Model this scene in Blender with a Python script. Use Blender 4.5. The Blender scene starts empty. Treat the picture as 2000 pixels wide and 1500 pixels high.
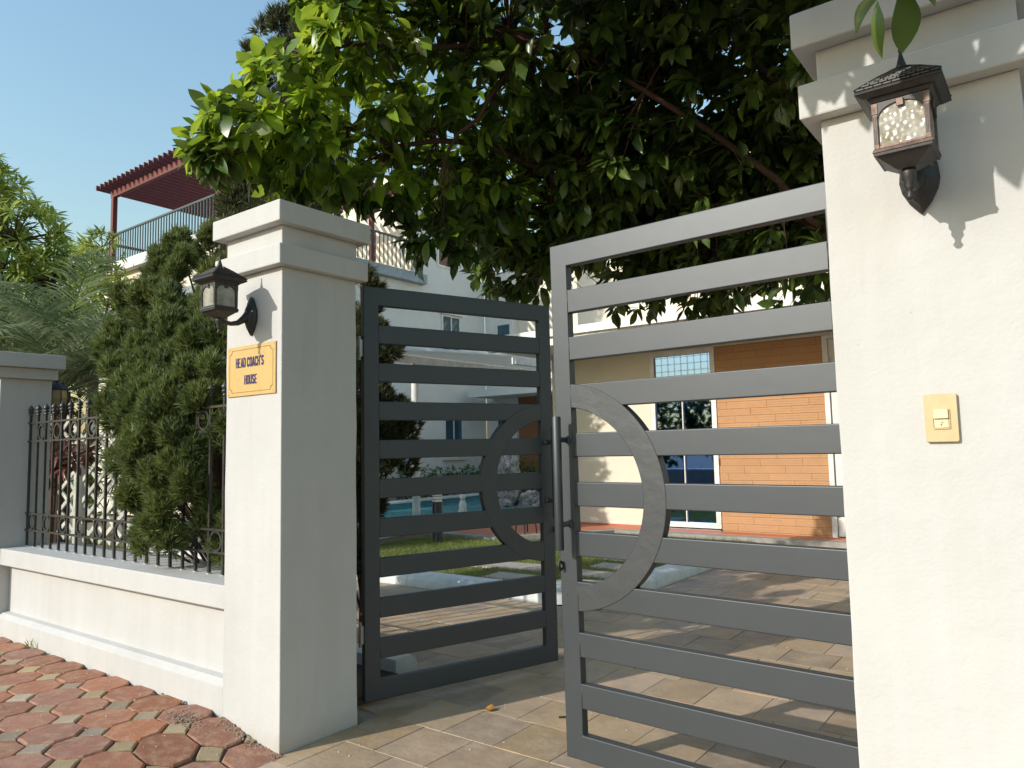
import bpy, bmesh, math, random
import numpy as np
from mathutils import Vector, Matrix
random.seed(7); RNG = np.random.default_rng(7)
R = math.radians
S = bpy.context.scene
COL = S.collection

# ------------------------------------------------------------------ camera
F_PX, PITCH, ROLL, YAW, EYE = 1444.3, R(4.966), R(-1.228), R(36.881), 1.45
fwd = Vector((-math.sin(YAW)*math.cos(PITCH), math.cos(YAW)*math.cos(PITCH), math.sin(PITCH)))
rt = Vector((math.cos(YAW), math.sin(YAW), 0)); up = rt.cross(fwd)
rt2 = math.cos(ROLL)*rt + math.sin(ROLL)*up; up2 = -math.sin(ROLL)*rt + math.cos(ROLL)*up
cam_d = bpy.data.cameras.new('camera'); cam = bpy.data.objects.new('camera', cam_d); COL.objects.link(cam)
m = Matrix((rt2, up2, -fwd)).transposed().to_4x4(); m.translation = Vector((0, 0, EYE)); cam.matrix_world = m
cam_d.sensor_width = 36; cam_d.lens = F_PX/2000*36; cam_d.clip_start = .02; cam_d.clip_end = 800
S.camera = cam
# ------------------------------------------------------------------ sky and sun
SUN = Vector((.38, .92, -.475)).normalized()
EL = math.asin(-SUN.z); AZ = math.atan2(-SUN.x, -SUN.y)
w = bpy.data.worlds.new('World'); S.world = w; w.use_nodes = True
nt = w.node_tree; bg = nt.nodes['Background']
sky = nt.nodes.new('ShaderNodeTexSky'); sky.sky_type = 'NISHITA'; sky.sun_disc = False
sky.sun_elevation = EL; sky.sun_rotation = AZ; sky.dust_density = 1.2; sky.air_density = 2.15; sky.ozone_density = 5.0
nt.links.new(sky.outputs[0], bg.inputs[0]); bg.inputs[1].default_value = .15
ld = bpy.data.lights.new('sun', 'SUN'); ld.energy = 2.85; ld.angle = R(.53); ld.color = (1, .94, .86)
lo = bpy.data.objects.new('sun', ld); COL.objects.link(lo); lo.rotation_euler = SUN.to_track_quat('-Z', 'Y').to_euler()
lo.location = (-5, -10, 12)
S.view_settings.view_transform = 'Standard'; S.view_settings.look = 'None'; S.view_settings.exposure = .63; S.view_settings.gamma = 1
S.view_settings.use_curve_mapping = False
S.cycles.max_bounces = 8

# ------------------------------------------------------------------ materials
def nodes(name):
    m = bpy.data.materials.new(name); m.use_nodes = True
    n = m.node_tree.nodes; return m, n, m.node_tree.links, n['Principled BSDF']
def mat(name, col, rough=.6, col2=None, scale=6, amt=.5, bump=0, bscale=80, rand=0, metal=0, spec=.5, streak=None, coat=0, detail=6, dist=.004, hue=.06, dust=None, dustamt=.5, dscale=22):
    """base colour broken up by world-space noise, an optional second colour, bump relief and a per-object shade"""
    m, n, L, b = nodes(name)
    geo = n.new('ShaderNodeNewGeometry')
    mp = n.new('ShaderNodeMapping'); mp.inputs['Scale'].default_value = streak or (1, 1, 1)
    L.new(geo.outputs['Position'], mp.inputs[0])
    nz = n.new('ShaderNodeTexNoise'); nz.inputs['Scale'].default_value = scale; nz.inputs['Detail'].default_value = detail
    nz.inputs['Roughness'].default_value = .62
    L.new(mp.outputs[0], nz.inputs[0])
    cr = n.new('ShaderNodeValToRGB'); c2 = col2 or tuple(c*.75 for c in col)
    cr.color_ramp.elements[0].position = .5-amt*.4; cr.color_ramp.elements[0].color = (*c2, 1)
    cr.color_ramp.elements[1].position = .5+amt*.25; cr.color_ramp.elements[1].color = (*col, 1)
    L.new(nz.outputs[0], cr.inputs[0]); out = cr.outputs[0]
    if rand:
        oi = n.new('ShaderNodeObjectInfo'); hs = n.new('ShaderNodeHueSaturation')
        mr = n.new('ShaderNodeMapRange'); mr.inputs[3].default_value = 1-rand; mr.inputs[4].default_value = 1+rand
        L.new(oi.outputs['Random'], mr.inputs[0]); L.new(mr.outputs[0], hs.inputs['Value'])
        ml = n.new('ShaderNodeMath'); ml.operation = 'MULTIPLY'; ml.inputs[1].default_value = 7.13
        fr = n.new('ShaderNodeMath'); fr.operation = 'FRACT'
        mr2 = n.new('ShaderNodeMapRange'); mr2.inputs[3].default_value = .5-rand*hue; mr2.inputs[4].default_value = .5+rand*hue
        mr3 = n.new('ShaderNodeMapRange'); mr3.inputs[3].default_value = 1-rand*.8; mr3.inputs[4].default_value = 1+rand*.5
        L.new(oi.outputs['Random'], ml.inputs[0]); L.new(ml.outputs[0], fr.inputs[0])
        L.new(fr.outputs[0], mr2.inputs[0]); L.new(mr2.outputs[0], hs.inputs['Hue'])
        L.new(fr.outputs[0], mr3.inputs[0]); L.new(mr3.outputs[0], hs.inputs['Saturation'])
        L.new(out, hs.inputs['Color']); out = hs.outputs[0]
    if dust:
        dn = n.new('ShaderNodeTexNoise'); dn.inputs['Scale'].default_value = dscale; dn.inputs['Detail'].default_value = 9; dn.inputs['Roughness'].default_value = .75
        L.new(geo.outputs['Position'], dn.inputs[0]); dr_m = n.new('ShaderNodeMapRange'); dr_m.inputs[1].default_value = .46; dr_m.inputs[2].default_value = .66; dr_m.inputs[4].default_value = dustamt
        L.new(dn.outputs[0], dr_m.inputs[0]); dm_ = n.new('ShaderNodeMix'); dm_.data_type = 'RGBA'; dm_.inputs[7].default_value = (*dust, 1)
        L.new(dr_m.outputs[0], dm_.inputs[0]); L.new(out, dm_.inputs[6]); out = dm_.outputs[2]
    L.new(out, b.inputs['Base Color'])
    b.inputs['Roughness'].default_value = rough; b.inputs['Metallic'].default_value = metal
    b.inputs['Specular IOR Level'].default_value = spec; b.inputs['Coat Weight'].default_value = coat
    if bump:
        nb = n.new('ShaderNodeTexNoise'); nb.inputs['Scale'].default_value = bscale; nb.inputs['Detail'].default_value = 4
        L.new(geo.outputs['Position'], nb.inputs[0])
        bp = n.new('ShaderNodeBump'); bp.inputs['Strength'].default_value = bump; bp.inputs['Distance'].default_value = dist
        L.new(nb.outputs[0], bp.inputs['Height']); L.new(bp.outputs[0], b.inputs['Normal'])
    return m
def leafmat(name, col, col2, rough=.38, trans=.4, tcol=None, rand=.35, scale=3):
    m, n, L, b = nodes(name)
    geo = n.new('ShaderNodeNewGeometry')
    nz = n.new('ShaderNodeTexNoise'); nz.inputs['Scale'].default_value = scale; nz.inputs['Detail'].default_value = 3
    L.new(geo.outputs['Position'], nz.inputs[0])
    ri = n.new('ShaderNodeMath'); ri.operation = 'MULTIPLY_ADD'; ri.inputs[1].default_value = rand; ri.inputs[2].default_value = -rand/2
    L.new(geo.outputs['Random Per Island'], ri.inputs[0])
    ad0 = n.new('ShaderNodeMath'); ad0.operation = 'ADD'; L.new(nz.outputs[0], ad0.inputs[0]); L.new(ri.outputs[0], ad0.inputs[1])
    oi = n.new('ShaderNodeObjectInfo'); ro = n.new('ShaderNodeMath'); ro.operation = 'MULTIPLY_ADD'; ro.inputs[1].default_value = rand*.8; ro.inputs[2].default_value = -rand*.4
    L.new(oi.outputs['Random'], ro.inputs[0]); ad = n.new('ShaderNodeMath'); ad.operation = 'ADD'; L.new(ad0.outputs[0], ad.inputs[0]); L.new(ro.outputs[0], ad.inputs[1])
    cr = n.new('ShaderNodeValToRGB'); cr.color_ramp.elements[0].position = .3; cr.color_ramp.elements[0].color = (*col2, 1)
    cr.color_ramp.elements[1].position = .7; cr.color_ramp.elements[1].color = (*col, 1)
    L.new(ad.outputs[0], cr.inputs[0]); L.new(cr.outputs[0], b.inputs['Base Color'])
    b.inputs['Roughness'].default_value = rough; b.inputs['Specular IOR Level'].default_value = .45
    t = n.new('ShaderNodeBsdfTranslucent'); hs = n.new('ShaderNodeHueSaturation'); hs.inputs['Value'].default_value = 2.2
    hs.inputs['Hue'].default_value = .47; L.new(cr.outputs[0], hs.inputs['Color']); L.new(hs.outputs[0], t.inputs[0])
    mx = n.new('ShaderNodeMixShader'); mx.inputs[0].default_value = trans
    L.new(b.outputs[0], mx.inputs[1]); L.new(t.outputs[0], mx.inputs[2]); L.new(mx.outputs[0], n['Material Output'].inputs[0])
    return m

def plaster():
    m, n, L, b = nodes('white_plaster')
    geo = n.new('ShaderNodeNewGeometry')
    a = n.new('ShaderNodeTexNoise'); a.inputs['Scale'].default_value = 1.6; a.inputs['Detail'].default_value = 8; a.inputs['Roughness'].default_value = .65
    L.new(geo.outputs['Position'], a.inputs[0])
    mp = n.new('ShaderNodeMapping'); mp.inputs['Scale'].default_value = (9, 9, .7); L.new(geo.outputs['Position'], mp.inputs[0])
    s = n.new('ShaderNodeTexNoise'); s.inputs['Scale'].default_value = 1.2; s.inputs['Detail'].default_value = 5; L.new(mp.outputs[0], s.inputs[0])
    c1 = n.new('ShaderNodeValToRGB'); c1.color_ramp.elements[0].position = .3; c1.color_ramp.elements[0].color = (.475, .47, .455, 1)
    c1.color_ramp.elements[1].position = .62; c1.color_ramp.elements[1].color = (.51, .507, .49, 1); L.new(a.outputs[0], c1.inputs[0])
    c2 = n.new('ShaderNodeValToRGB'); c2.color_ramp.elements[0].position = .25; c2.color_ramp.elements[0].color = (.955, .95, .935, 1)
    c2.color_ramp.elements[1].position = .6; c2.color_ramp.elements[1].color = (1, 1, 1, 1); L.new(s.outputs[0], c2.inputs[0])
    mu = n.new('ShaderNodeMix'); mu.data_type = 'RGBA'; mu.blend_type = 'MULTIPLY'; mu.inputs[0].default_value = 1
    L.new(c1.outputs[0], mu.inputs[6]); L.new(c2.outputs[0], mu.inputs[7])
    # splash dirt close to the paving, broken up by noise
    sx = n.new('ShaderNodeSeparateXYZ'); L.new(geo.outputs['Position'], sx.inputs[0])
    md = n.new('ShaderNodeMath'); md.operation = 'MULTIPLY_ADD'; md.inputs[1].default_value = -.22; md.inputs[2].default_value = .13
    L.new(s.outputs[0], md.inputs[0])
    ad = n.new('ShaderNodeMath'); ad.operation = 'ADD'; L.new(sx.outputs[2], ad.inputs[0]); L.new(md.outputs[0], ad.inputs[1])
    mr = n.new('ShaderNodeMapRange'); mr.inputs[1].default_value = .0; mr.inputs[2].default_value = .12; mr.inputs[3].default_value = .75; mr.inputs[4].default_value = 0
    L.new(ad.outputs[0], mr.inputs[0])
    dm = n.new('ShaderNodeMix'); dm.data_type = 'RGBA'; dm.inputs[7].default_value = (.42, .38, .32, 1)
    L.new(mr.outputs[0], dm.inputs[0]); L.new(mu.outputs[2], dm.inputs[6]); L.new(dm.outputs[2], b.inputs['Base Color'])
    mp3 = n.new('ShaderNodeMapping'); mp3.inputs['Scale'].default_value = (26, 26, 1.1); L.new(geo.outputs['Position'], mp3.inputs[0])
    s3 = n.new('ShaderNodeTexNoise'); s3.inputs['Scale'].default_value = 1.0; s3.inputs['Detail'].default_value = 6; L.new(mp3.outputs[0], s3.inputs[0])
    r3 = n.new('ShaderNodeMapRange'); r3.inputs[1].default_value = .58; r3.inputs[2].default_value = .78; r3.inputs[4].default_value = .09; L.new(s3.outputs[0], r3.inputs[0])
    m3 = n.new('ShaderNodeMix'); m3.data_type = 'RGBA'; m3.inputs[7].default_value = (.30, .28, .24, 1); L.new(r3.outputs[0], m3.inputs[0]); L.new(dm.outputs[2], m3.inputs[6])
    sp_ = n.new('ShaderNodeTexVoronoi'); sp_.inputs['Scale'].default_value = 11; L.new(geo.outputs['Position'], sp_.inputs[0])
    r4 = n.new('ShaderNodeMapRange'); r4.inputs[1].default_value = .035; r4.inputs[2].default_value = .02; r4.inputs[4].default_value = .35; L.new(sp_.outputs['Distance'], r4.inputs[0])
    m4 = n.new('ShaderNodeMix'); m4.data_type = 'RGBA'; m4.inputs[7].default_value = (.2, .18, .15, 1); L.new(r4.outputs[0], m4.inputs[0]); L.new(m3.outputs[2], m4.inputs[6]); L.new(m4.outputs[2], b.inputs['Base Color'])
    b.inputs['Roughness'].default_value = .7; b.inputs['Specular IOR Level'].default_value = .25
    f = n.new('ShaderNodeTexNoise'); f.inputs['Scale'].default_value = 95; f.inputs['Detail'].default_value = 3; L.new(geo.outputs['Position'], f.inputs[0])
    g = n.new('ShaderNodeTexNoise'); g.inputs['Scale'].default_value = 9; g.inputs['Detail'].default_value = 2; L.new(geo.outputs['Position'], g.inputs[0])
    b1 = n.new('ShaderNodeBump'); b1.inputs['Strength'].default_value = .35; b1.inputs['Distance'].default_value = .0035; L.new(f.outputs[0], b1.inputs['Height'])
    b2 = n.new('ShaderNodeBump'); b2.inputs['Strength'].default_value = .35; b2.inputs['Distance'].default_value = .012; L.new(g.outputs[0], b2.inputs['Height'])
    L.new(b1.outputs[0], b2.inputs['Normal']); L.new(b2.outputs[0], b.inputs['Normal'])
    return m
WHITE = plaster()
GATE = mat('grey_gate_paint', (.030, .038, .045), .49, (.025, .033, .040), 5, .6, bump=.07, bscale=16, metal=.3, spec=1.0, dist=.006)
GATE_ROUGH = mat('grey_gate_paint_filler', (.036, .041, .045), .50, (.028, .032, .036), 5, .6, bump=.28, bscale=18, metal=.3, spec=1.0, dist=.007)
STEEL = mat('bright_steel', (.35, .36, .37), .35, metal=.9)
IRON = mat('black_iron', (.018, .021, .02), .42, (.05, .045, .03), 30, .4, bump=.2, bscale=60, spec=.6)
LAMPB = mat('black_cast_lamp', (.012, .012, .013), .5, (.03, .022, .016), 60, .5, bump=.25, bscale=120, spec=.6, dist=.002)
LAMPC = mat('copper_rubbed_lamp', (.17, .12, .10), .5, (.06, .035, .025), 55, .6, bump=.25, bscale=150, metal=.5, dist=.002)
PAVER = mat('red_paver', (.35, .14, .08), .92, (.23, .105, .065), 9, .9, bump=.6, bscale=95, rand=.2, dist=.004, hue=.02, dust=(.42, .28, .18), dustamt=.7, dscale=15)
PAVER_Y = mat('ochre_paver', (.38, .29, .17), .9, (.28, .22, .14), 14, .8, bump=.7, bscale=95, rand=.3, dist=.005, hue=.02, dust=(.36, .27, .19), dustamt=.5)
SAND = mat('dark_joint_sand', (.085, .065, .045), .95, (.03, .022, .016), 30, .7, bump=.6, bscale=120)
TILE = mat('slate_tile', (.47, .335, .205), .6, (.24, .195, .15), 2.8, .8, bump=.55, bscale=26, rand=.2, dist=.006, hue=.03, dust=(.50, .39, .28), dustamt=.6, dscale=5)
GROUT = mat('tile_joint', (.40, .33, .24), .9, (.16, .13, .10), 7, .7, bump=.3)
KERB = mat('painted_kerb', (.72, .74, .70), .6, (.50, .56, .55), 9, .7, bump=.3, bscale=40)
CONC = mat('concrete', (.36, .34, .30), .85, (.19, .18, .16), 8, .8, bump=.4, bscale=60)
SLAB = mat('garden_slab', (.48, .41, .34), .8, (.36, .31, .26), 8, .7, bump=.3)
TERRA = mat('terracotta_floor', (.52, .16, .085), .6, (.42, .13, .07), 5, .6, rand=.08)
CREAM = mat('cream_wall', (.72, .65, .52), .75, (.66, .60, .48), 3, .6, bump=.15, bscale=90)
PALE = mat('pale_wall', (.72, .70, .66), .8, (.64, .62, .58), 2, .7, bump=.1)
BRICK = mat('orange_cladding', (.50, .275, .135), .8, (.45, .24, .115), 5, .7, bump=.25, rand=.035, hue=.0)
BROWN = mat('brown_cladding', (.27, .115, .05), .75, (.24, .10, .045), 4, .7)
FRAMEW = mat('white_frame', (.78, .76, .72), .4)
REDP = mat('oxide_red_timber', (.14, .024, .02), .55, (.11, .02, .016), 6, .6)
GREYM = mat('grey_cornice', (.33, .37, .40), .7)
RAILM = mat('dark_green_rail', (.045, .07, .07), .5)
BRASS = mat('brass_plastic', (.56, .375, .14), .35, (.50, .33, .12), 30, .5, spec=.5)
BELLP = mat('ivory_gold_plastic', (.55, .43, .24), .38, (.50, .385, .21), 25, .5)
BELLB = mat('ivory_button', (.68, .58, .36), .4)
BEDSOIL = mat('bed_soil', (.10, .07, .045), .95, (.05, .035, .02), 12, .8, bump=.6)
GRASSG = mat('grass_ground', (.14, .16, .05), .95, (.08, .09, .03), 9, .8, bump=.6)
GRASS = leafmat('grass_blade', (.20, .24, .05), (.10, .15, .03), .6, .3)
EARTH = mat('earth', (.20, .17, .13), .95, (.13, .12, .09), .5, .8)
ROCK = mat('grey_rock', (.42, .41, .40), .9, (.08, .08, .08), 7, .5, bump=1, bscale=14, dist=.06)
BLACKP = mat('black_post', (.02, .022, .025), .4)
BARK = mat('brown_bark', (.085, .045, .03), .9, (.045, .027, .02), 25, .7, bump=.6, bscale=50)
INK = mat('navy_print', (.03, .015, .10), .5)
DARKIN = mat('dark_print', (.12, .08, .02), .5)
LEAF = leafmat('shaded_leaf', (.11, .17, .03), (.032, .07, .014), .32, .24)  # darkened leaf colour, with the shade inside the crown put into it
SUNLEAF = leafmat('sunlit_leaf', (.25, .38, .032), (.08, .16, .018), .36, .36)  # brighter copy of the leaf colour, standing in for sunlight
LEAFDRY = mat('dry_leaf', (.50, .26, .04), .6, (.35, .16, .03), 40)
JUN = leafmat('juniper_needles', (.14, .185, .05), (.035, .06, .018), .6, .22, scale=4, rand=.5)
JUN2 = leafmat('dark_juniper_needles', (.095, .11, .04), (.04, .05, .02), .6, .2, scale=4, rand=.5)
MANGO = leafmat('mango_leaf', (.32, .40, .08), (.12, .19, .035), .4, .3, scale=1.5)
PALMM = leafmat('palm_leaflet', (.26, .31, .17), (.10, .15, .07), .35, .25, scale=5)
REDLEAF = leafmat('red_leaf', (.16, .055, .03), (.05, .035, .015), .5, .25)
BUSH = leafmat('hedge_leaf', (.12, .20, .04), (.04, .09, .02), .5, .25, scale=6)
SOFA = mat('sofa_cloth', (.34, .37, .29), .9)
INSIDE = mat('room_wall', (.35, .36, .36), .9)
def glass(name, tint, ior=1.5, trans=.5, rough=.02):
    m, n, L, b = nodes(name)
    g = n.new('ShaderNodeBsdfGlossy'); g.inputs['Roughness'].default_value = rough; g.inputs['Color'].default_value = (.24, .44, .90, 1)
    t = n.new('ShaderNodeBsdfTransparent'); t.inputs['Color'].default_value = (*tint, 1)
    lw = n.new('ShaderNodeLayerWeight'); lw.inputs['Blend'].default_value = .35
    mr = n.new('ShaderNodeMapRange'); mr.inputs[3].default_value = 1-trans; mr.inputs[4].default_value = 1
    L.new(lw.outputs['Fresnel'], mr.inputs[0])
    x = n.new('ShaderNodeMixShader'); L.new(mr.outputs[0], x.inputs[0]); L.new(t.outputs[0], x.inputs[1]); L.new(g.outputs[0], x.inputs[2])
    L.new(x.outputs[0], n['Material Output'].inputs[0]); return m
GLASS = glass('blue_tinted_glass', (.25, .38, .42), trans=.55)
def lampglass():
    m, n, L, b = nodes('rippled_lamp_glass')
    geo = n.new('ShaderNodeNewGeometry')
    v = n.new('ShaderNodeTexVoronoi'); v.inputs['Scale'].default_value = 78; v.feature = 'SMOOTH_F1'; L.new(geo.outputs['Position'], v.inputs[0])
    bp = n.new('ShaderNodeBump'); bp.inputs['Strength'].default_value = .8; bp.inputs['Distance'].default_value = .0022; L.new(v.outputs[0], bp.inputs['Height'])
    nz = n.new('ShaderNodeTexNoise'); nz.inputs['Scale'].default_value = 14; L.new(geo.outputs['Position'], nz.inputs[0])
    cr = n.new('ShaderNodeValToRGB'); cr.color_ramp.elements[0].position = .35; cr.color_ramp.elements[0].color = (.27, .23, .14, 1)
    cr.color_ramp.elements[1].position = .65; cr.color_ramp.elements[1].color = (.46, .44, .38, 1); L.new(nz.outputs[0], cr.inputs[0])
    L.new(cr.outputs[0], b.inputs['Base Color']); b.inputs['Roughness'].default_value = .22; b.inputs['Transmission Weight'].default_value = .35
    b.inputs['Specular IOR Level'].default_value = .5; L.new(bp.outputs[0], b.inputs['Normal']); return m
LGLASS = lampglass()
AMBER = mat('amber_glass', (.42, .30, .13), .35, spec=.6)
def water():
    m, n, L, b = nodes('pool_water'); geo = n.new('ShaderNodeNewGeometry')
    nz = n.new('ShaderNodeTexNoise'); nz.inputs['Scale'].default_value = 1.4; nz.inputs['Detail'].default_value = 5
    mp = n.new('ShaderNodeMapping'); mp.inputs['Scale'].default_value = (.4, 1.6, 1); L.new(geo.outputs['Position'], mp.inputs[0]); L.new(mp.outputs[0], nz.inputs[0])
    cr = n.new('ShaderNodeValToRGB'); cr.color_ramp.elements[0].position = .35; cr.color_ramp.elements[0].color = (.05, .26, .26, 1)
    cr.color_ramp.elements[1].position = .65; cr.color_ramp.elements[1].color = (.14, .42, .50, 1); L.new(nz.outputs[0], cr.inputs[0])
    L.new(cr.outputs[0], b.inputs['Base Color']); b.inputs['Roughness'].default_value = .12
    n2 = n.new('ShaderNodeTexNoise'); n2.inputs['Scale'].default_value = 9; L.new(geo.outputs['Position'], n2.inputs[0])
    bp = n.new('ShaderNodeBump'); bp.inputs['Strength'].default_value = .25; bp.inputs['Distance'].default_value = .03; L.new(n2.outputs[0], bp.inputs['Height']); L.new(bp.outputs[0], b.inputs['Normal'])
    return m
WATER = water()

def louvremat():
    m, n, L, b = nodes('milky_louvre'); b.inputs['Base Color'].default_value = (.8, .79, .76, 1); b.inputs['Roughness'].default_value = .4
    t = n.new('ShaderNodeBsdfTranslucent'); t.inputs[0].default_value = (.85, .84, .80, 1); mx = n.new('ShaderNodeMixShader'); mx.inputs[0].default_value = .55
    L.new(b.outputs[0], mx.inputs[1]); L.new(t.outputs[0], mx.inputs[2]); L.new(mx.outputs[0], n['Material Output'].inputs[0]); return m
LOUV = louvremat()
# ------------------------------------------------------------------ mesh helpers
class MB:
    def __init__(s): s.v = []; s.f = []; s.mi = []
    def add(s, vs, fs, mi=0):
        o = len(s.v); s.v += [tuple(v) for v in vs]; s.f += [tuple(i+o for i in f) for f in fs]; s.mi += [mi]*len(fs)
    def box(s, x0, x1, y0, y1, z0, z1, mi=0, M=None):
        vs = [Vector(p) for p in ((x0,y0,z0),(x1,y0,z0),(x1,y1,z0),(x0,y1,z0),(x0,y0,z1),(x1,y0,z1),(x1,y1,z1),(x0,y1,z1))]
        if M is not None: vs = [M @ v for v in vs]
        s.add(vs, [(0,3,2,1),(4,5,6,7),(0,1,5,4),(1,2,6,5),(2,3,7,6),(3,0,4,7)], mi); return s
    def prism(s, pts, z0, z1, mi=0, inset=0, M=None):
        """polygon (x,y) list extruded from z0 to z1, with an optional small top chamfer"""
        n = len(pts); c = Vector((sum(p[0] for p in pts)/n, sum(p[1] for p in pts)/n))
        rings = [[(p[0], p[1], z0) for p in pts]]
        if inset:
            rings.append([(p[0], p[1], z1-inset) for p in pts])
            rings.append([(c.x+(p[0]-c.x)*(1-inset/max(.001, math.hypot(p[0]-c.x, p[1]-c.y))), c.y+(p[1]-c.y)*(1-inset/max(.001, math.hypot(p[0]-c.x, p[1]-c.y))), z1) for p in pts])
        else: rings.append([(p[0], p[1], z1) for p in pts])
        vs = [Vector(q) for r in rings for q in r]
        if M is not None: vs = [M @ v for v in vs]
        fs = [tuple(range(n))[::-1], tuple(range((len(rings)-1)*n, len(rings)*n))]
        for k in range(len(rings)-1):
            for i in range(n): j = (i+1) % n; fs.append((k*n+i, k*n+j, (k+1)*n+j, (k+1)*n+i))
        s.add(vs, fs, mi); return s
    def lathe(s, prof, c=(0,0,0), n=14, M=None, mi=0):
        vs = [Vector((r*math.cos(2*math.pi*i/n), r*math.sin(2*math.pi*i/n), z)) for r, z in prof for i in range(n)]
        vs = [(M @ v if M is not None else v) + Vector(c) for v in vs]
        fs = [(k*n+i, k*n+(i+1) % n, (k+1)*n+(i+1) % n, (k+1)*n+i) for k in range(len(prof)-1) for i in range(n)]
        fs += [tuple(range(n))[::-1], tuple(range((len(prof)-1)*n, len(prof)*n))]
        s.add(vs, fs, mi); return s
    def tube(s, pts, rad, n=8, mi=0):
        pts = [Vector(p) for p in pts]; rad = rad if isinstance(rad, (list, tuple)) else [rad]*len(pts)
        vs = []; prev = None
        for i, p in enumerate(pts):
            d = (pts[min(i+1, len(pts)-1)] - pts[max(i-1, 0)]).normalized()
            a = d.orthogonal().normalized() if prev is None else (prev - d*prev.dot(d)).normalized()
            prev = a; b = d.cross(a)
            vs += [p + (a*math.cos(2*math.pi*k/n) + b*math.sin(2*math.pi*k/n))*rad[i] for k in range(n)]
        fs = [(k*n+i, k*n+(i+1) % n, (k+1)*n+(i+1) % n, (k+1)*n+i) for k in range(len(pts)-1) for i in range(n)]
        fs += [tuple(range(n))[::-1], tuple(range((len(pts)-1)*n, len(pts)*n))]
        s.add(vs, fs, mi); return s
    def mesh(s, name, mats):
        me = bpy.data.meshes.new(name); me.from_pydata(s.v, [], s.f)
        for mm in (mats if isinstance(mats, (list, tuple)) else [mats]): me.materials.append(mm)
        if any(s.mi): me.polygons.foreach_set('material_index', s.mi)
        bm = bmesh.new(); bm.from_mesh(me); bmesh.ops.recalc_face_normals(bm, faces=bm.faces); bm.to_mesh(me); bm.free()
        return me
def link(name, me, parent=None, loc=None, rot=None):
    o = bpy.data.objects.new(name, me); COL.objects.link(o)
    if parent is not None: o.parent = parent
    if loc is not None: o.location = loc
    if rot is not None: o.rotation_euler = rot
    return o
def obj(name, mb, mats, parent=None, bevel=0, smooth=False, loc=None, rot=None, seg=2):
    o = link(name, mb.mesh(name, mats), parent, loc, rot)
    if bevel:
        b = o.modifiers.new('bevel', 'BEVEL'); b.width = bevel; b.segments = seg; b.limit_method = 'ANGLE'; b.angle_limit = R(35)
        b.harden_normals = False
    if smooth:
        for p in o.data.polygons: p.use_smooth = True
    return o
def shade(o, ang=40):
    for p in o.data.polygons: p.use_smooth = True
    try: o.data.set_sharp_from_angle(angle=R(ang))
    except Exception: pass
    return o
def empty(name, loc, label, cat, group=None, rot=None):
    o = bpy.data.objects.new(name, None); COL.objects.link(o); o.location = loc; o.empty_display_size = .1
    if rot: o.rotation_euler = rot
    return tag(o, label, cat, group)
def tag(o, label, cat, group=None):
    o['label'] = label; o['category'] = cat
    if group: o['group'] = group
    return o
def kind(o, k): o['kind'] = k; return o
def box(name, x0, x1, y0, y1, z0, z1, m, parent=None, bevel=0):
    """a box part whose coordinates are world ones; the parent Empty's location is taken off"""
    q = parent.location if parent is not None else (0, 0, 0)
    return obj(name, MB().box(x0-q[0], x1-q[0], y0-q[1], y1-q[1], z0-q[2], z1-q[2]), m, parent, bevel)
def npmesh(name, V, Fq, mats):
    me = bpy.data.meshes.new(name); nf = len(Fq); k = Fq.shape[1]
    me.vertices.add(len(V)); me.vertices.foreach_set('co', V.astype(np.float32).ravel())
    me.loops.add(nf*k); me.loops.foreach_set('vertex_index', Fq.astype(np.int32).ravel())
    me.polygons.add(nf); me.polygons.foreach_set('loop_start', np.arange(0, nf*k, k, dtype=np.int32))
    me.update(calc_edges=True)
    for mm in (mats if isinstance(mats, (list, tuple)) else [mats]): me.materials.append(mm)
    return me

# ================================================================== THE GROUND
kind(obj('ground', MB().box(-300, 300, -300, 300, -.4, -.06), EARTH), 'structure')
road = kind(obj('road', MB().box(-40, 40, -9, -1.2, -.059, -.03), mat('asphalt', (.07, .07, .07), .85, (.05, .05, .05), 40)), 'structure')

def hwalk(x, y=0):                    # the sidewalk drops to the driveway beside the gate pier
    t = min(1, max(0, (-3.12-x)/.62)); t = t*t*(3-2*t)
    return .005 + .092*t
# --- sidewalk of octagon and square pavers
sw = MB(); nx = 60
xs = [-16 + (12.85)*i/nx for i in range(nx+1)]
sw.add([(x, y, hwalk(x)-.014) for x in xs for y in (-1.0, 2.45)] , [(2*i, 2*i+2, 2*i+3, 2*i+1) for i in range(nx)])
walk = kind(obj('sidewalk', sw, SAND), 'structure')
PX, PY = .3005, .264
def octpts(sx, sy, c): return [(-sx+c, -sy), (sx-c, -sy), (sx, -sy+c), (sx, sy-c), (sx-c, sy), (-sx+c, sy), (-sx, sy-c), (-sx, -sy+c)]
def worn(pts, j, seed):
    r = random.Random(seed); out = []
    n = len(pts)
    for i in range(n):
        a = pts[i]; b = pts[(i+1) % n]
        out.append((a[0]+r.uniform(-j, j), a[1]+r.uniform(-j, j)))
        out.append(((a[0]+b[0])/2+r.uniform(-j, j)*.7, (a[1]+b[1])/2+r.uniform(-j, j)*.7))
    return out
OCT = [MB().prism(worn(octpts(PX/2-.0045, PY/2-.0045, .084), .0032, k), -.05, 0, inset=.007).mesh('paver', PAVER) for k in range(8)]
SQ = [MB().prism(worn([(0, -.075), (.076, 0), (0, .075), (-.076, 0)], .004, 50+k), -.05, 0, inset=.006).mesh('square_paver', PAVER_Y) for k in range(5)]
def inview(p, pad=1.1):
    q = Vector(p)-Vector((0, 0, EYE)); z = q.dot(fwd)
    return z > .3 and abs(q.dot(rt2)/z) < .692*pad and abs(q.dot(up2)/z) < .519*pad
cells = []
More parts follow.
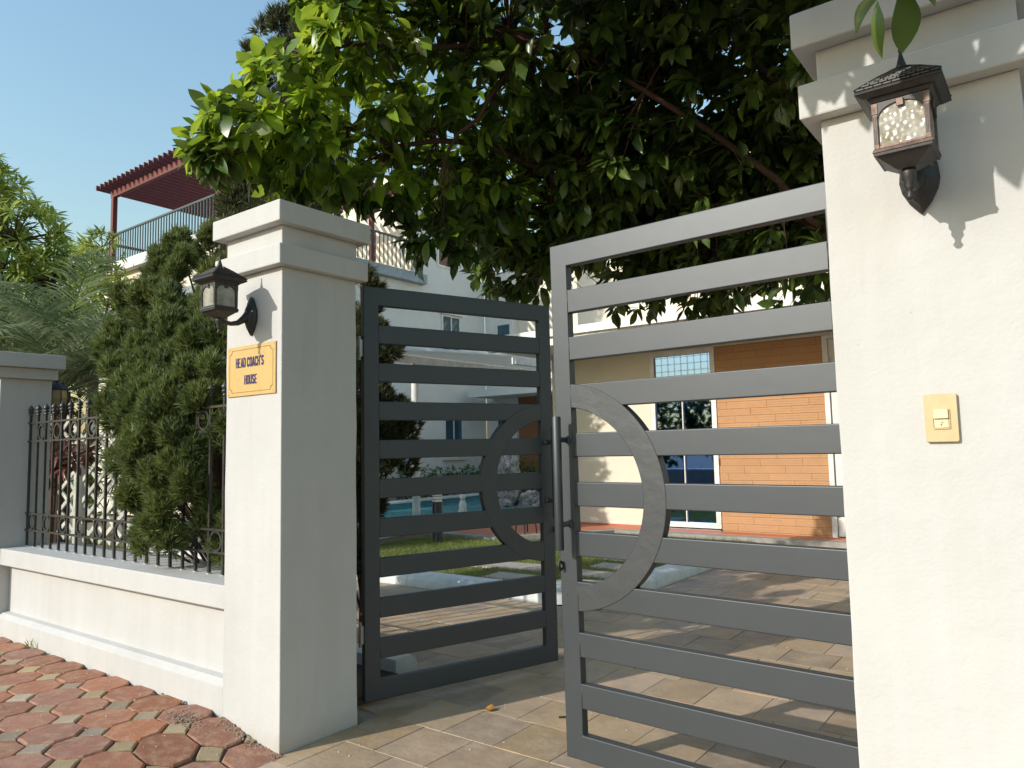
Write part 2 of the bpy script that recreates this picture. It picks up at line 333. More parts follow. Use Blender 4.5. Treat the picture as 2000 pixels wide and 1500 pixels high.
for i in range(-30, 8):
    for j in range(-12, 12):
        x = -3.821+i*PX; y = 1.905+j*PY
        if x < -3.2+.02 and x > -12 and -1 < y < 2.42: cells.append((x, y))
cells.sort(key=lambda c: (not inview((c[0], c[1], .05), 1.12), c[0]**2+c[1]**2))
far_o = MB()
rp = random.Random(3)
for n_, (x, y) in enumerate(cells):
    sl = math.atan((hwalk(x+.1)-hwalk(x-.1))/.2)
    for kindp in (0, 1):
        cx, cy = (x, y) if kindp == 0 else (x+PX/2, y+PY/2)
        if cx > -3.20 and kindp: continue
        near_wall = cy + (.13 if kindp == 0 else .07) > 2.27
        if near_wall and cx < -3.55 and cy > 2.3: continue
        if n_ < 165:
            o = link('paver' if kindp == 0 else 'square_paver', (OCT if kindp == 0 else SQ)[rp.randrange(8 if kindp == 0 else 5)], walk,
                     (cx, cy, hwalk(cx)+rp.uniform(-.003, .004)), (rp.uniform(-.018, .018), -sl+rp.uniform(-.018, .018), rp.uniform(-.02, .02)))
        else:
            M = Matrix.Translation((cx, cy, hwalk(cx)))
            far_o.prism(octpts(PX/2-.006, PY/2-.006, .084) if kindp == 0 else [(0, -.074), (.074, 0), (0, .074), (-.074, 0)], -.04, 0, mi=kindp, M=M)
kind(obj('far_pavers', far_o, [PAVER, PAVER_Y], walk), 'stuff')
# crumbled soil and dead bits in the gap along the pier foot and the wall foot
cr_ = MB(); rc = random.Random(5)
for k in range(480):
    t = rc.random()
    if t < .5: x = rc.uniform(-3.64, -3.12); y = 2.262 - abs(rc.gauss(0, .035)); zz = hwalk(x)-.004
    elif t < .8: x = rc.gauss(-3.73, .07); y = 2.12+rc.gauss(0, .03); zz = hwalk(x)+.002
    else: x = rc.uniform(-6.7, -3.65); y = 2.262-abs(rc.gauss(0, .012)); zz = hwalk(x)-.004
    s_ = rc.uniform(.002, .007)
    cr_.prism([(s_*math.cos(a), s_*math.sin(a)*.8) for a in (0, 1.3, 2.4, 3.9, 5)], 0, s_, M=Matrix.Translation((x, y, zz)) @ Matrix.Rotation(rc.uniform(0, 6), 4, 'Z') @ Matrix.Rotation(rc.uniform(-.6, .6), 4, 'X'))
kind(obj('soil_crumbs', cr_, mat('soil_crumb', (.36, .27, .20), .95, (.17, .12, .09), 90, .8)), 'stuff')

# weeds in the joint along the wall foot, pale grit on the paving
wv_, wf_ = [], []
for (wx, n_w) in ((-6.05, 7), (-5.98, 4)):
    for k in range(n_w):
        a_ = rc.uniform(0, 6.28); x = wx+rc.gauss(0, .02); y = 2.262-abs(rc.gauss(0, .01)); z = hwalk(x)-.004; h_ = rc.uniform(.03, .085); i0 = len(wv_)
        dx, dy = .003*math.cos(a_), .003*math.sin(a_); lx, ly = rc.gauss(0, .025), -abs(rc.gauss(0, .02))
        wv_ += [(x-dx, y-dy, z), (x+dx, y+dy, z), (x+lx*.4+dx, y+ly*.4+dy, z+h_*.6), (x+lx, y+ly, z+h_)]; wf_ += [(i0, i0+1, i0+2), (i0, i0+2, i0+3)]
wmb = MB(); wmb.add(wv_, wf_); kind(obj('weeds', wmb, GRASS), 'stuff')
gm = MB()
for k in range(260):
    x, y = (rc.uniform(-6.5, -3.2), rc.uniform(1.1, 2.25)) if k < 150 else (rc.uniform(-3.1, -.9), rc.uniform(2.2, 5.5))
    z = hwalk(x)+.001 if k < 150 else .0005; s_ = rc.uniform(.0015, .0045); gm.prism([(s_*math.cos(a), s_*math.sin(a)) for a in (0, 1.4, 2.6, 4, 5.1)], -.001, s_*.8, M=Matrix.Translation((x, y, z)))
kind(obj('grit', gm, mat('pale_grit', (.6, .56, .5), .9)), 'stuff')
# --- driveway of slate tiles
drv = kind(obj('driveway', MB().box(-3.14, 4, -1.2, 2.78, -.05, -.006).box(-12, 6, 3.62, 5.78, -.05, -.0065).box(-3.40, 6, 2.7805, 3.6195, -.05, -.0062).box(-3.44, 6, 5.7805, 12, -.05, -.0061), GROUT), 'structure')
TW, TH = .335, .36
tiles = []
rt_ = random.Random(11)
for j in range(-10, 26):
    y0 = 2.565 + j*TH
    off = (.11 if j % 2 else 0)+rt_.uniform(-.02, .02)
    for i in range(-30, 22):
        x0 = -2.80 + i*TW + off; x1 = x0+TW; y1 = y0+TH
        a, b, c, d = x0, x1, y0, y1
        if c < 2.78-.001 and a < -3.14: a = -3.14
        if 2.78 <= c and d <= 3.64 and a < -3.40: a = -3.40
        if c >= 5.78: a = max(a, -3.44)
        elif d > 5.78 and a < -3.44: d = 5.78
        if b-a < .05 or d-c < .05 or c < -1.1 or b > 3.9 or a < -11.9 or d > 11.1: continue
        if c < 3.62 and d > 2.6 and a < -3.40 and b > -3.7 and c > 2.7: a = -3.4
        if a < -3.45 and c < 3.62: continue
        tiles.append((a, b, c, d))
tiles.sort(key=lambda t: (not inview(((t[0]+t[1])/2, (t[2]+t[3])/2, 0), 1.15), ((t[0]+t[1])/2)**2+((t[2]+t[3])/2)**2))
TM = {}
restt = MB()
for n_, (a, b, c, d) in enumerate(tiles):
    hw, hh = round((b-a)/2-.0018, 4), round((d-c)/2-.0018, 4)
    if n_ < 290:
        key = (hw, hh, rt_.randrange(4))
        if key not in TM:
            TM[key] = MB().prism(worn([(-hw, -hh), (hw, -hh), (hw, hh), (-hw, hh)], .0012, hash(key) % 999), -.025, 0, inset=.0018).mesh('tile', TILE)
        link('tile', TM[key], drv, ((a+b)/2, (c+d)/2, rt_.uniform(-.0012, .0015)), (rt_.uniform(-.004, .004), rt_.uniform(-.004, .004), 0))
    else: restt.box(a+.003, b-.003, c+.003, d-.003, -.02, 0)
kind(obj('far_tiles', restt, TILE, drv), 'stuff')

# --- kerbs
def kerb(path, wdt, h, name='kerb', cut=.62):
    """a rounded painted kerb swept along a plan path, split in stones"""
    par = kind(bpy.data.objects.new(name, None), 'structure'); COL.objects.link(par)
    P = [Vector((*p, 0)) for p in path]; seg = []
    for a, b in zip(P, P[1:]):
        n = max(1, round((b-a).length/cut)); seg += [(a+(b-a)*i/n, a+(b-a)*(i+1)/n) for i in range(n)]
    prof = [(0, -.04), (0, h*.45), (wdt*.10, h*.78), (wdt*.28, h*.96), (wdt*.55, h*1.0), (wdt, h*.94), (wdt, -.04)]
    dirs = [(b-a).normalized() for a, b in seg]
    for k, (a, b) in enumerate(seg):
        def nrm(i):
            d = dirs[k] if not 0 <= i < len(dirs) else (dirs[k]+dirs[i]).normalized()
            return Vector((d.y, -d.x, 0))*(-1)
        n0, n1 = nrm(k-1), nrm(k+1); d = dirs[k]*.002
        vs = [a+d+n0*p[0]+Vector((0, 0, p[1])) for p in prof]+[b-d+n1*p[0]+Vector((0, 0, p[1])) for p in prof]
        m_ = len(prof); mb = MB(); mb.add(vs, [(i, i+1, m_+i+1, m_+i) for i in range(m_-1)]+[tuple(range(m_)), tuple(range(m_, 2*m_))[::-1]])
        shade(obj('kerb_stone', mb, KERB, par), 50)
    return par
kerb([(-12, 5.80), (-4.6, 5.80), (-4.15, 5.88), (-3.80, 6.12), (-3.55, 6.5), (-3.46, 7.0), (-3.44, 9.9)][::1], .24, .13)
kerb([(-6.9, 3.60), (-3.52, 3.60)][::-1], .20, .13)
# --- planting bed behind the wall
kind(obj('planting_bed', MB().box(-9, -3.36, 2.77, 3.40, -.05, .045), BEDSOIL), 'structure')

# --- lawn with blades and slabs
kind(obj('lawn', MB().prism([(-14, 6.05), (-4.6, 6.05), (-4.25, 6.1), (-4.0, 6.3), (-3.8, 6.6), (-3.70, 7.0), (-3.69, 10.62), (-5.9, 10.62), (-6.6, 9.7), (-7.2, 9.02), (-8.44, 8.98), (-8.44, 6.6), (-14, 6.6)], -.05, .045), GRASSG), 'structure')
def in_lawn(x, y): return (y < 10.6 and x > -5.9) or (y < 9.0 and x > -8.4)
slabs = []
for (x, y, wx, wy, r_) in [(-4.17, 6.60, .50, .34, .05), (-4.25, 7.13, .55, .36, .02), (-4.33, 7.70, .52, .34, -.03), (-4.45, 8.30, .6, .36, .03), (-4.45, 8.9, .6, .36, 0), (-4.5, 9.5, .6, .36, .02),
                            (-4.95, 6.55, .62, .36, .05), (-5.45, 7.15, 1.05, .42, .12), (-6.4, 7.3, .6, .36, .1)]:
    s_ = kind(obj('paving_slab', MB().box(-wx/2, wx/2, -wy/2, wy/2, -.03, .062), SLAB, None, .006, loc=(x, y, 0), rot=(0, 0, r_)), 'structure'); slabs.append((x, y, wx, wy))
def grass_patch():
    N = 26000; P = []
    while len(P) < N:
        x = random.uniform(-8.4, -3.72); y = random.uniform(6.06, 10.6)
        if not in_lawn(x, y) or (x > -3.9 and y < 6.8 and (x+3.9)+(6.8-y) > .6): continue
        if any(abs(x-a) < c/2-.02 and abs(y-b) < d/2-.02 for a, b, c, d in slabs): continue
        P.append((x, y))
    P = np.array(P); n = len(P); a = RNG.uniform(0, 6.28, n); h = RNG.uniform(.025, .06, n); w_ = .0045
    lean = RNG.normal(0, .022, (n, 2)); c, s = np.cos(a)*w_, np.sin(a)*w_
    b = np.column_stack([P, np.full(n, .04)]); V = np.empty((n*3, 3))
    V[0::3] = b+np.column_stack([c, s, 0*c]); V[1::3] = b-np.column_stack([c, s, 0*c]); V[2::3] = b+np.column_stack([lean, h])
    return npmesh('grass', V, np.arange(n*3).reshape(-1, 3), GRASS)
g_ = kind(link('grass', grass_patch()), 'stuff')

# --- pond, terrace
kind(obj('pond_water', MB().box(-13.2, -7.2, 6.62, 19, -.05, .03), WATER), 'structure')
pc = empty('pond_border', (-8.5, 7.8, 0), 'low concrete pond border with white coping beyond the lawn, behind the bollard light', 'pond border')
box('border_wall', -8.65, -8.45, 6.6, 9.0, -.04, .13, CONC, pc)
box('coping', -8.69, -8.41, 6.55, 9.02, .13, .16, FRAMEW, pc, .006)
pc2 = empty('pool_edge', (-13.2, 12, 0), 'white coping along the far side of the blue pool under the pale house', 'pool coping')
box('edge_wall', -13.4, -13.2, 6.6, 18, -.04, .17, mat('pool_blue', (.10, .36, .45), .4), pc2)
box('coping', -13.5, -13.12, 6.6, 18, .17, .22, FRAMEW, pc2, .006)
ter = kind(obj('terrace', MB().prism([(-8.44, 9.22), (-7.25, 9.2), (-6.75, 9.8), (-6.1, 10.85), (-2.4, 10.85), (-2.4, 11.1), (-7.5, 11.3), (-7.5, 13.2), (-8.44, 13.2)], -.04, .105), TERRA), 'structure')
kind(obj('terrace_edge', MB().prism([(-8.44, 9.02), (-7.15, 9.0), (-6.6, 9.65), (-5.98, 10.64), (-2.4, 10.64), (-2.4, 10.85), (-6.1, 10.85), (-6.75, 9.8), (-7.25, 9.2), (-8.44, 9.22)], -.04, .10), CONC), 'structure')
kind(obj('back_terrace', MB().box(-14.7, -13.4, 6.6, 19, -.04, .03).box(-13.4, -5, 19, 24, -.04, .03), BROWN), 'structure')
kind(obj('door_step', MB().box(-2.4, 4, 10.8, 11.2, -.04, .06), TERRA), 'structure')

# ================================================================== GATE PIERS
def bead(p, lo, hi, jit=.0): return p
def pier(x0, x1, y0, y1, levels, label, o=.06, o2=.05, neck=.008):
    """shaft, two projecting caps with a neck between; world coordinates"""
    cap_t, cap_b, b2t, b2b = levels
    e = empty('gate_pier', ((x0+x1)/2, (y0+y1)/2, 0), label, 'gate pier', 'rendered boundary piers')
    cx, cy = e.location.x, e.location.y
    def bx(name, g, z0, z1, bev):
        return obj(name, MB().box(x0-g-cx, x1+g-cx, y0-g-cy, y1+g-cy, z0, z1), WHITE, e, bev)
    # the shaft is cut in a grid and very slightly uneven, as hand-rendered masonry is
    bm = bmesh.new(); bmesh.ops.create_cube(bm, size=1)
    for v in bm.verts: v.co = Vector(((x0+x1)/2-cx+v.co.x*(x1-x0), (y0+y1)/2-cy+v.co.y*(y1-y0), (v.co.z+.5)*(b2b+.02)-.06 if v.co.z < 0 else b2b))
    bmesh.ops.subdivide_edges(bm, edges=bm.edges, cuts=14, use_grid_fill=True)
    from mathutils import noise
    for v in bm.verts:
        q = Vector((v.co.x*7+cx*3, v.co.y*7, v.co.z*5)); a = noise.noise(q)*.0022
        ex = abs(abs(v.co.x)-(x1-x0)/2) < 1e-4; ey = abs(abs(v.co.y)-(y1-y0)/2) < 1e-4
        if ex and ey: a = a*1.5-.0012
        flare = .007*max(0, 1-(v.co.z+.02)/.10)
        a += flare*(.5+.5*noise.noise(Vector((v.co.x*20, v.co.y*20, 3))))
        if ex: v.co.x += math.copysign(a, v.co.x)
        if ey: v.co.y += math.copysign(a, v.co.y)
    me = bpy.data.meshes.new('shaft'); bm.to_mesh(me); bm.free(); me.materials.append(WHITE)
    sh = link('shaft', me, e); b = sh.modifiers.new('bevel', 'BEVEL'); b.width = .004; b.segments = 2; b.limit_method = 'ANGLE'; b.angle_limit = R(40)
    for p in me.polygons: p.use_smooth = True
    try: me.set_sharp_from_angle(angle=R(40))
    except Exception: pass
    bx('lower_cap', o2, b2b, b2t, .006)
    bx('neck', neck-.004, b2t, cap_b, .004)
    bx('top_cap', o, cap_b, cap_t, .006)
    return e
LV = (2.728, 2.618, 2.508, 2.402)
pier(-3.638, -3.152, 2.268, 2.755, LV, 'white rendered gate pier carrying the gold name plate and a black lantern')
pier(-.528, -.040, 2.268, 2.755, LV, 'white rendered gate pier at the right with doorbell and a large wall lantern')
pier(-7.24, -6.75, 2.235, 2.607, (2.30, 2.185, 2.184, 2.095), 'shorter shaded white pier at the far left end of the iron fence', .075, .035)

# ================================================================== LOW WALL
lw = empty('low_wall', (-5.2, 2.4, 0), 'long low white wall with ledge and sloped plinth between the piers, under the fence', 'wall')
box('ledge', -6.745, -3.642, 2.272, 2.72, .63, .755, WHITE, lw, .006)
box('wall_panel', -6.745, -3.642, 2.345, 2.70, .20, .63, WHITE, lw)
pl_ = MB(); q = lw.location
prof = [(2.272, -.05), (2.268, .235), (2.30, .262), (2.36, .268), (2.36, -.05)]
vs = [(x-q.x, y-q.y, z) for x in (-6.745, -3.642) for y, z in prof]
pl_.add(vs, [(i, (i+1) % 5, 5+(i+1) % 5, 5+i) for i in range(5)]+[(0, 1, 2, 3, 4), (9, 8, 7, 6, 5)])
obj('plinth', pl_, WHITE, lw, .004)
lw2 = empty('low_wall', (1.5, 2.4, 0), 'continuation of the low white wall right of the right-hand pier', 'wall')
box('ledge', -.036, 4, 2.272, 2.72, .63, .755, WHITE, lw2, .006)
box('wall_panel', -.036, 4, 2.345, 2.70, -.03, .63, WHITE, lw2)
lw3 = empty('low_wall', (-10, 2.4, 0), 'continuation of the low white wall left of the shaded far pier', 'wall')
box('ledge', -13, -7.245, 2.272, 2.72, .63, .755, WHITE, lw3, .006)
box('wall_panel', -13, -7.245, 2.345, 2.70, -.03, .63, WHITE, lw3)

# ================================================================== IRON FENCE
fe = empty('iron_fence', (-5.2, 2.45, .755), 'dark iron fence with knobbed bars and rings standing on the low white wall', 'fence')
SPC = .1462
fin = [(0, -.012), (.012, -.012), (.017, -.006), (.012, .002), (.010, .006), (.020, .014), (.022, .020), (.014, .027), (.012, .030), (.021, .037), (.023, .045), (.015, .060), (.004, .075), (0, .078)]
barm = MB().box(-.008, .008, -.008, .008, 0, 1.035).mesh('bar', IRON)
finm = MB().lathe(fin, (0, 0, 1.047), 10).mesh('finial', IRON)
for p in finm.polygons: p.use_smooth = True
footm = MB().prism([(.016*math.cos(a*.785), .016*math.sin(a*.785)) for a in range(8)], 0, .006).mesh('foot_paint', WHITE)
rm = MB(); nn = 26
for ro, ri in ((.064, .049),):
    vs = []
    for k in range(nn):
        a = 2*math.pi*k/nn
        for r_, y_ in ((ro, -.007), (ro, .007), (ri, .007), (ri, -.007)): vs.append((r_*math.cos(a), y_, r_*math.sin(a)))
    rm.add(vs, [(4*k+i, 4*k+(i+1) % 4, 4*((k+1) % nn)+(i+1) % 4, 4*((k+1) % nn)+i) for k in range(nn) for i in range(4)])
ringm = rm.mesh('ring', IRON)
for k in range(21):
    x = -6.722+k*SPC+5.2
    b = link('bar', barm, fe, (x, 0, 0)); link('finial', finm, b); link('foot_paint', footm, b)
    if k < 20:
        if k % 2 == 0: link('ring', ringm, fe, (x+SPC/2, 0, .948-.755))
        else: link('ring', ringm, fe, (x+SPC/2, 0, 1.657-.755))
for z in (.876, 1.006, 1.581, 1.727):
    obj('cross_rail', MB().box(-6.80+5.2, -3.645+5.2, -.011, .011, z-.755, z-.755+.014), IRON, fe)

# ================================================================== GATE LEAVES
def tubebox(mb, a, b, c, d, y0, y1): mb.box(a, b, y0, y1, c, d)
def gate_leaf(loc, ang, W, side, shear, label):
    """local x runs from the free edge (0) to the hinge (W); front face at y=0, thickness towards +y*side"""
    e = empty('gate_leaf', (loc[0], loc[1], 0), label, 'gate', 'two leaves of the grey driveway gate', (0, 0, ang))
    H0, H1, T = .05, 2.417, .045; SW = .094; FR = .11
    def ys(a, b): return (a, b) if side > 0 else (-b, -a)
    def sh(mb):
        mb.v = [(x+shear*((z-H0)/2.37), y, z) for x, y, z in mb.v]; return mb
    BV = .0035
    y0, y1 = ys(0, T)
    # welded outer frame: one closed ring
    o4 = [(0, H0), (W, H0), (W, H1), (0, H1)]; i4 = [(SW, H0+FR), (W-SW, H0+FR), (W-SW, H1-FR), (SW, H1-FR)]
    mb = MB(); mb.add([(p[0], y, p[1]) for y in (y0, y1) for p in o4+i4],
        [f for i in range(4) for j in [(i+1) % 4] for f in ((i, j, 4+j, 4+i), (8+i, 12+i, 12+j, 8+j), (i, 8+i, 8+j, j), (4+i, 4+j, 12+j, 12+i))])
    obj('frame', sh(mb), GATE, e, .0045, seg=3)
    P = (H1-H0-FR)/10
    a0, a1 = ys(.0009, T-.0009)
    for k in range(1, 10):
        z1 = H1-P*k
        mb = MB(); mb.box(SW-.008, W-SW+.008, a0, a1, z1-FR, z1); obj('cross_bar', sh(mb), GATE, e, .0045, seg=3)
        # weld beads where the bar meets the stiles
        for xx in (SW, W-SW):
            mb = MB(); mb.tube([(xx, ys(.0012, 0)[0 if side > 0 else 1]*1, z1-FR+.006), (xx+.0006, ys(.0012, 0)[0 if side > 0 else 1], z1-FR/2), (xx, ys(.0012, 0)[0 if side > 0 else 1], z1-.006)], .0022, 6)
            obj('weld_seam', sh(mb), GATE, e, smooth=True)
    # half ring
    c, zc, ro, ri = .045, 1.224, .522, .412; n = 44; mb = MB(); b0, b1 = ys(-.0012, T+.0012); vs = []
    ao, ai = math.acos((SW-c)/ro), math.acos((SW-c)/ri)
    for k in range(n+1):
        t = -1+2*k/n
        for r_, am, y in ((ro, ao, b0), (ro, ao, b1), (ri, ai, b1), (ri, ai, b0)): vs.append((c+r_*math.cos(t*am), y, zc+r_*math.sin(t*am)))
    mb.add(vs, [(4*k+i, 4*k+(i+1) % 4, 4*(k+1)+(i+1) % 4, 4*(k+1)+i) for k in range(n) for i in range(4)]+[(0, 1, 2, 3), (4*n+3, 4*n+2, 4*n+1, 4*n)])
    o = obj('half_ring', sh(mb), GATE_ROUGH, e, .003); shade(o, 35)
    # pull handle
    s_ = -1 if side > 0 else 1; hx = .052
    hd = obj('pull_handle', MB().tube([(hx, s_*.082, .985), (hx, s_*.082, .990), (hx, s_*.082, 1.585), (hx, s_*.082, 1.59)], [.0185, .0205, .0205, .0185], 20), GATE, e); shade(hd, 50)
    for z in (1.098, 1.484):
        st = obj('standoff', MB().tube([(hx, s_*.082, z), (hx, 0, z)], .0125, 14), GATE, hd); shade(st, 50)
        fl = obj('weld_collar', MB().tube([(hx, s_*.012, z), (hx, s_*.004, z), (hx, 0, z)], [.0125, .0165, .019], 14), GATE, hd); shade(fl, 70)
    # padlock eye near the free edge
    ey = MB(); k = 16; vs = []
    for i in range(k):
        a = 2*math.pi*i/k
        for r_, x_ in ((.020, -.003), (.020, .003), (.010, .003), (.010, -.003)): vs.append((x_+.008, s_*.018+r_*math.cos(a)*s_, .905+r_*1.15*math.sin(a)))
    ey.add(vs, [(4*i+j, 4*i+(j+1) % 4, 4*((i+1) % k)+(j+1) % 4, 4*((i+1) % k)+j) for i in range(k) for j in range(4)])
    obj('lock_eye', ey, LAMPB, e)
    # drip run and screw hole below the ring
    obj('screw_hole', MB().tube([(.028, ys(-.0008, 0)[0 if side > 0 else 1], .77), (.028, 0, .77)], .0035, 8), BLACKP, e)
    for z in (.42, 2.05):
        hb = obj('hinge', MB().tube([(W+.012, ys(.01, .02)[0]+.01*side, z-.07), (W+.012, ys(.01, .02)[0]+.01*side, z+.07)], .012, 10).box(W, W+.02, *ys(.012, .03), z-.05, z+.05), STEEL, e)
    return e
dR = Vector((.9984, -.0563, 0)); angR = math.atan2(dR.y, dR.x)
gR = gate_leaf((-1.928, 2.925), angR, 1.375, +1, -.024, 'grey slatted gate leaf nearly closed beside the right pier, lit front face')
dL = Vector((-2.795+3.247, 4.172-2.876, 0)).normalized(); angL = math.atan2(-dL.y, -dL.x)
gL = gate_leaf((-2.795, 4.172), angL, 1.355, -1, .0, 'grey slatted gate leaf swung inwards behind the left pier, dark shaded face')
bolt = tag(obj('drop_bolt', MB().tube([(-2.30, 3.42, .004), (-2.245, 3.46, .006), (-2.20, 3.455, .006)], .006, 6), LAMPB), 'short dark twig lying on the tiles beside the lit gate leaf', 'twig'); bolt.name = 'fallen_twig'

# ================================================================== WALL LANTERNS
def wall_lantern(loc, label, copper):
    e = empty('wall_lantern', loc, label, 'wall lantern', 'cast wall lanterns on the gate piers')   # origin: wall face, height of mount centre
    C_ = LAMPC if copper else LAMPB
    # mount plate (kite outline) and scroll arm
    kite = [(0, .115), (.018, .098), (.030, .070), (.046, .040), (.050, .0), (.044, -.030), (.028, -.062), (.014, -.080), (0, -.096)]
    kp = kite+[(-x, z) for x, z in kite[-2:0:-1]]
    mb = MB(); rings = [(1.0, 0), (1.0, .010), (.84, .020), (.66, .026), (.40, .040)]
    for s_, y_ in rings: mb.v += [(x*s_, -y_, z*s_) for x, z in kp]
    n = len(kp)
    for k in range(len(rings)-1):
        for i in range(n): mb.f.append((k*n+i, k*n+(i+1) % n, (k+1)*n+(i+1) % n, (k+1)*n+i)); mb.mi.append(0)
    mb.f += [tuple(range(n)), tuple(range((len(rings)-1)*n, len(rings)*n))]; mb.mi += [0, 0]
    obj('mount_plate', mb, LAMPB, e, .002)
    arm = obj('arm', MB().tube([(0, -.02, .015), (0, -.05, -.012), (0, -.085, -.036), (0, -.125, -.045), (0, -.165, -.040), (0, -.19, -.022), (0, -.19, .01)],
              [.026, .020, .014, .0115, .012, .014, .018], 12), LAMPB, e); shade(arm, 60)
    dr = obj('drop_finial', MB().lathe([(0, -.105), (.006, -.103), (.011, -.095), (.006, -.086), (.008, -.078), (.014, -.068), (.012, -.058), (.018, -.05), (.018, -.03), (0, -.03)], (0, -.19, 0), 12), LAMPB, e); shade(dr, 60)
    for sx in (-1, 1): obj('screw', MB().tube([(sx*.034, -.019, .03), (sx*.034, -.026, .03)], .005, 8), STEEL, e)
    cy = -.19; DZ = -.022
    Z0 = -.026
    def frus(mb, hb, ht, zb, zt):
        mb.add([(sx*hb, cy+sy*hb, zb) for sx, sy in ((-1, -1), (1, -1), (1, 1), (-1, 1))]+[(sx*ht, cy+sy*ht, zt) for sx, sy in ((-1, -1), (1, -1), (1, 1), (-1, 1))],
               [(3, 2, 1, 0), (4, 5, 6, 7), (0, 1, 5, 4), (1, 2, 6, 5), (2, 3, 7, 6), (3, 0, 4, 7)])
    pan = MB(); frus(pan, .022, .060, -.045+.02, .005); frus(pan, .066, .067, .0055, .014)
    obj('bottom_pan', pan, LAMPB, e, .0015)
    tray = MB(); frus(tray, .069, .066, .0145, .024); obj('bottom_rim', tray, C_, e, .0012)
    ZB, ZT = .0245, .144
    for sx in (-1, 1):
        for sy in (-1, 1):
            post = obj('corner_post', MB().box(sx*.064-.0045*0-(.012 if sx > 0 else 0), sx*.064+(.012 if sx < 0 else 0), cy+sy*.064-(.012 if sy > 0 else 0), cy+sy*.064+(.012 if sy < 0 else 0), ZB, ZT), C_, e, .001)
            for fx in (.0025, .006, .0095):                                      # flutes
                xx = sx*(.064-fx)
                obj('flute', MB().box(xx-.0009, xx+.0009, cy+sy*.064-.0012 if sy < 0 else cy+sy*.064, cy+sy*.064 if sy < 0 else cy+sy*.064+.0012, ZB+.012, ZT-.034), LAMPB if copper else LAMPB, post)
            obj('post_block', MB().box(sx*.0655-(.015 if sx > 0 else 0), sx*.0655+(.015 if sx < 0 else 0), cy+sy*.0655-(.015 if sy > 0 else 0), cy+sy*.0655+(.015 if sy < 0 else 0), ZT-.030, ZT-.001), C_, post, .001)
    for q_ in range(4):
        M = Matrix.Translation((0, cy, 0)) @ Matrix.Rotation(q_*math.pi/2, 4, 'Z')
        # glass pane and arched head
        mb = MB(); vs = [M @ Vector((x, -.0585, z)) for x, z in ((-.053, ZB+.001), (.053, ZB+.001), (.053, ZT), (-.053, ZT))]
        vs += [M @ Vector((x, -.0555, z)) for x, z in ((-.053, ZB+.001), (.053, ZB+.001), (.053, ZT), (-.053, ZT))]
        mb.add(vs, [(0, 1, 2, 3), (7, 6, 5, 4), (0, 4, 5, 1), (1, 5, 6, 2), (2, 6, 7, 3), (3, 7, 4, 0)]); obj('pane', mb, LGLASS, e)
        mb = MB(); n = 14
        arc = [(-.0515*math.cos(math.pi*k/n), ZT-.040+.032*math.sin(math.pi*k/n)) for k in range(n+1)]
        top = [(-.0515+.103*k/n, ZT) for k in range(n+1)]
        vs = []
        for y_ in (-.0635, -.0588): vs += [M @ Vector((x, y_, z)) for x, z in arc]+[M @ Vector((x, y_, z)) for x, z in top]
        m_ = n+1; fs = []
        for k in range(n): fs += [(k, k+1, m_+k+1, m_+k), (2*m_+k, 3*m_+k, 3*m_+k+1, 2*m_+k+1), (k, 2*m_+k, 2*m_+k+1, k+1)]
        mb.add(vs, fs); obj('arched_head', mb, LAMPB, e)
        mb = MB(); mb.box(-.008, .008, -.068, -.0636, ZT-.022, ZT-.003, M=M); obj('keystone', mb, C_, e, .001)
        mb = MB(); mb.box(-.0515, .0515, -.0635, -.0588, ZB+.0006, ZB+.006, M=M); obj('sill', mb, C_, e)
    hd = MB(); frus(hd, .066, .074, ZT+.0006, ZT+.010); obj('head_frame', hd, LAMPB, e, .001)
    ev = MB(); frus(ev, .080, .096, ZT+.0106, ZT+.020); frus(ev, .098, .095, ZT+.0206, ZT+.029); obj('eave', ev, LAMPB, e, .0015)
    # shingled pyramid roof in rows
    roof = MB(); nr = 7
    for k in range(nr):
        t0, t1 = k/nr, (k+1)/nr; h0 = .094*(1-t0)+.014*t0; h1 = .094*(1-t1)+.014*t1-.002
        za = ZT+.0295+.062*t0**.85; zb = ZT+.0295+.062*t1**.85
        frus(roof, h0+.001, h1, za, zb)
    rf = obj('roof', roof, LAMPB, e)
    sh_ = MB(); frus(sh_, .003, .003, 0, .001)
    for k in range(nr):                                                           # single shingles
        t0 = k/nr; h0 = .094*(1-t0)+.014*t0; za = ZT+.0295+.062*t0**.85
        cnt = max(2, int(h0*2/.019))
        for i in range(cnt):
            x = -h0+(i+.5)*2*h0/cnt
            for q_ in range(4):
                M = Matrix.Translation((0, cy, 0)) @ Matrix.Rotation(q_*math.pi/2, 4, 'Z')
                sh_.box(x-h0/cnt*.86, x+h0/cnt*.86, -h0-.0025, -h0+.012, za+.0005, za+.0042, M=M)
    kind(obj('shingles', sh_, LAMPB, rf), 'stuff')
    hips = MB()
    for sx in (-1, 1):
        for sy in (-1, 1): hips.tube([(sx*.096, cy+sy*.096, ZT+.032), (sx*.05, cy+sy*.05, ZT+.070), (sx*.012, cy+sy*.012, ZT+.098)], .0035, 6)
    obj('hip_ridges', hips, LAMPB, rf)
    f_ = obj('finial', MB().lathe([(.017, 0), (.017, .006), (.012, .010), (.014, .014), (.011, .020), (.0055, .042), (.0035, .052), (.0058, .057), (.0048, .064), (0, .067)], (0, cy, ZT+.090), 14), LAMPB, e); shade(f_, 60)
    obj('bulb', MB().lathe([(.010, 0), (.012, .02), (.022, .045), (.024, .062), (.014, .082), (0, .086)], (0, cy, ZB+.004), 12), mat('white_bulb', (.8, .78, .7), .4), e, smooth=True)
    return e
wall_lantern((-3.405, 2.266, 2.163), 'black lantern mounted on the left gate pier above the gold name plate', False)
wall_lantern((-.282, 2.266, 2.159), 'large bronze-rubbed lantern mounted on the right gate pier above the doorbell', True)

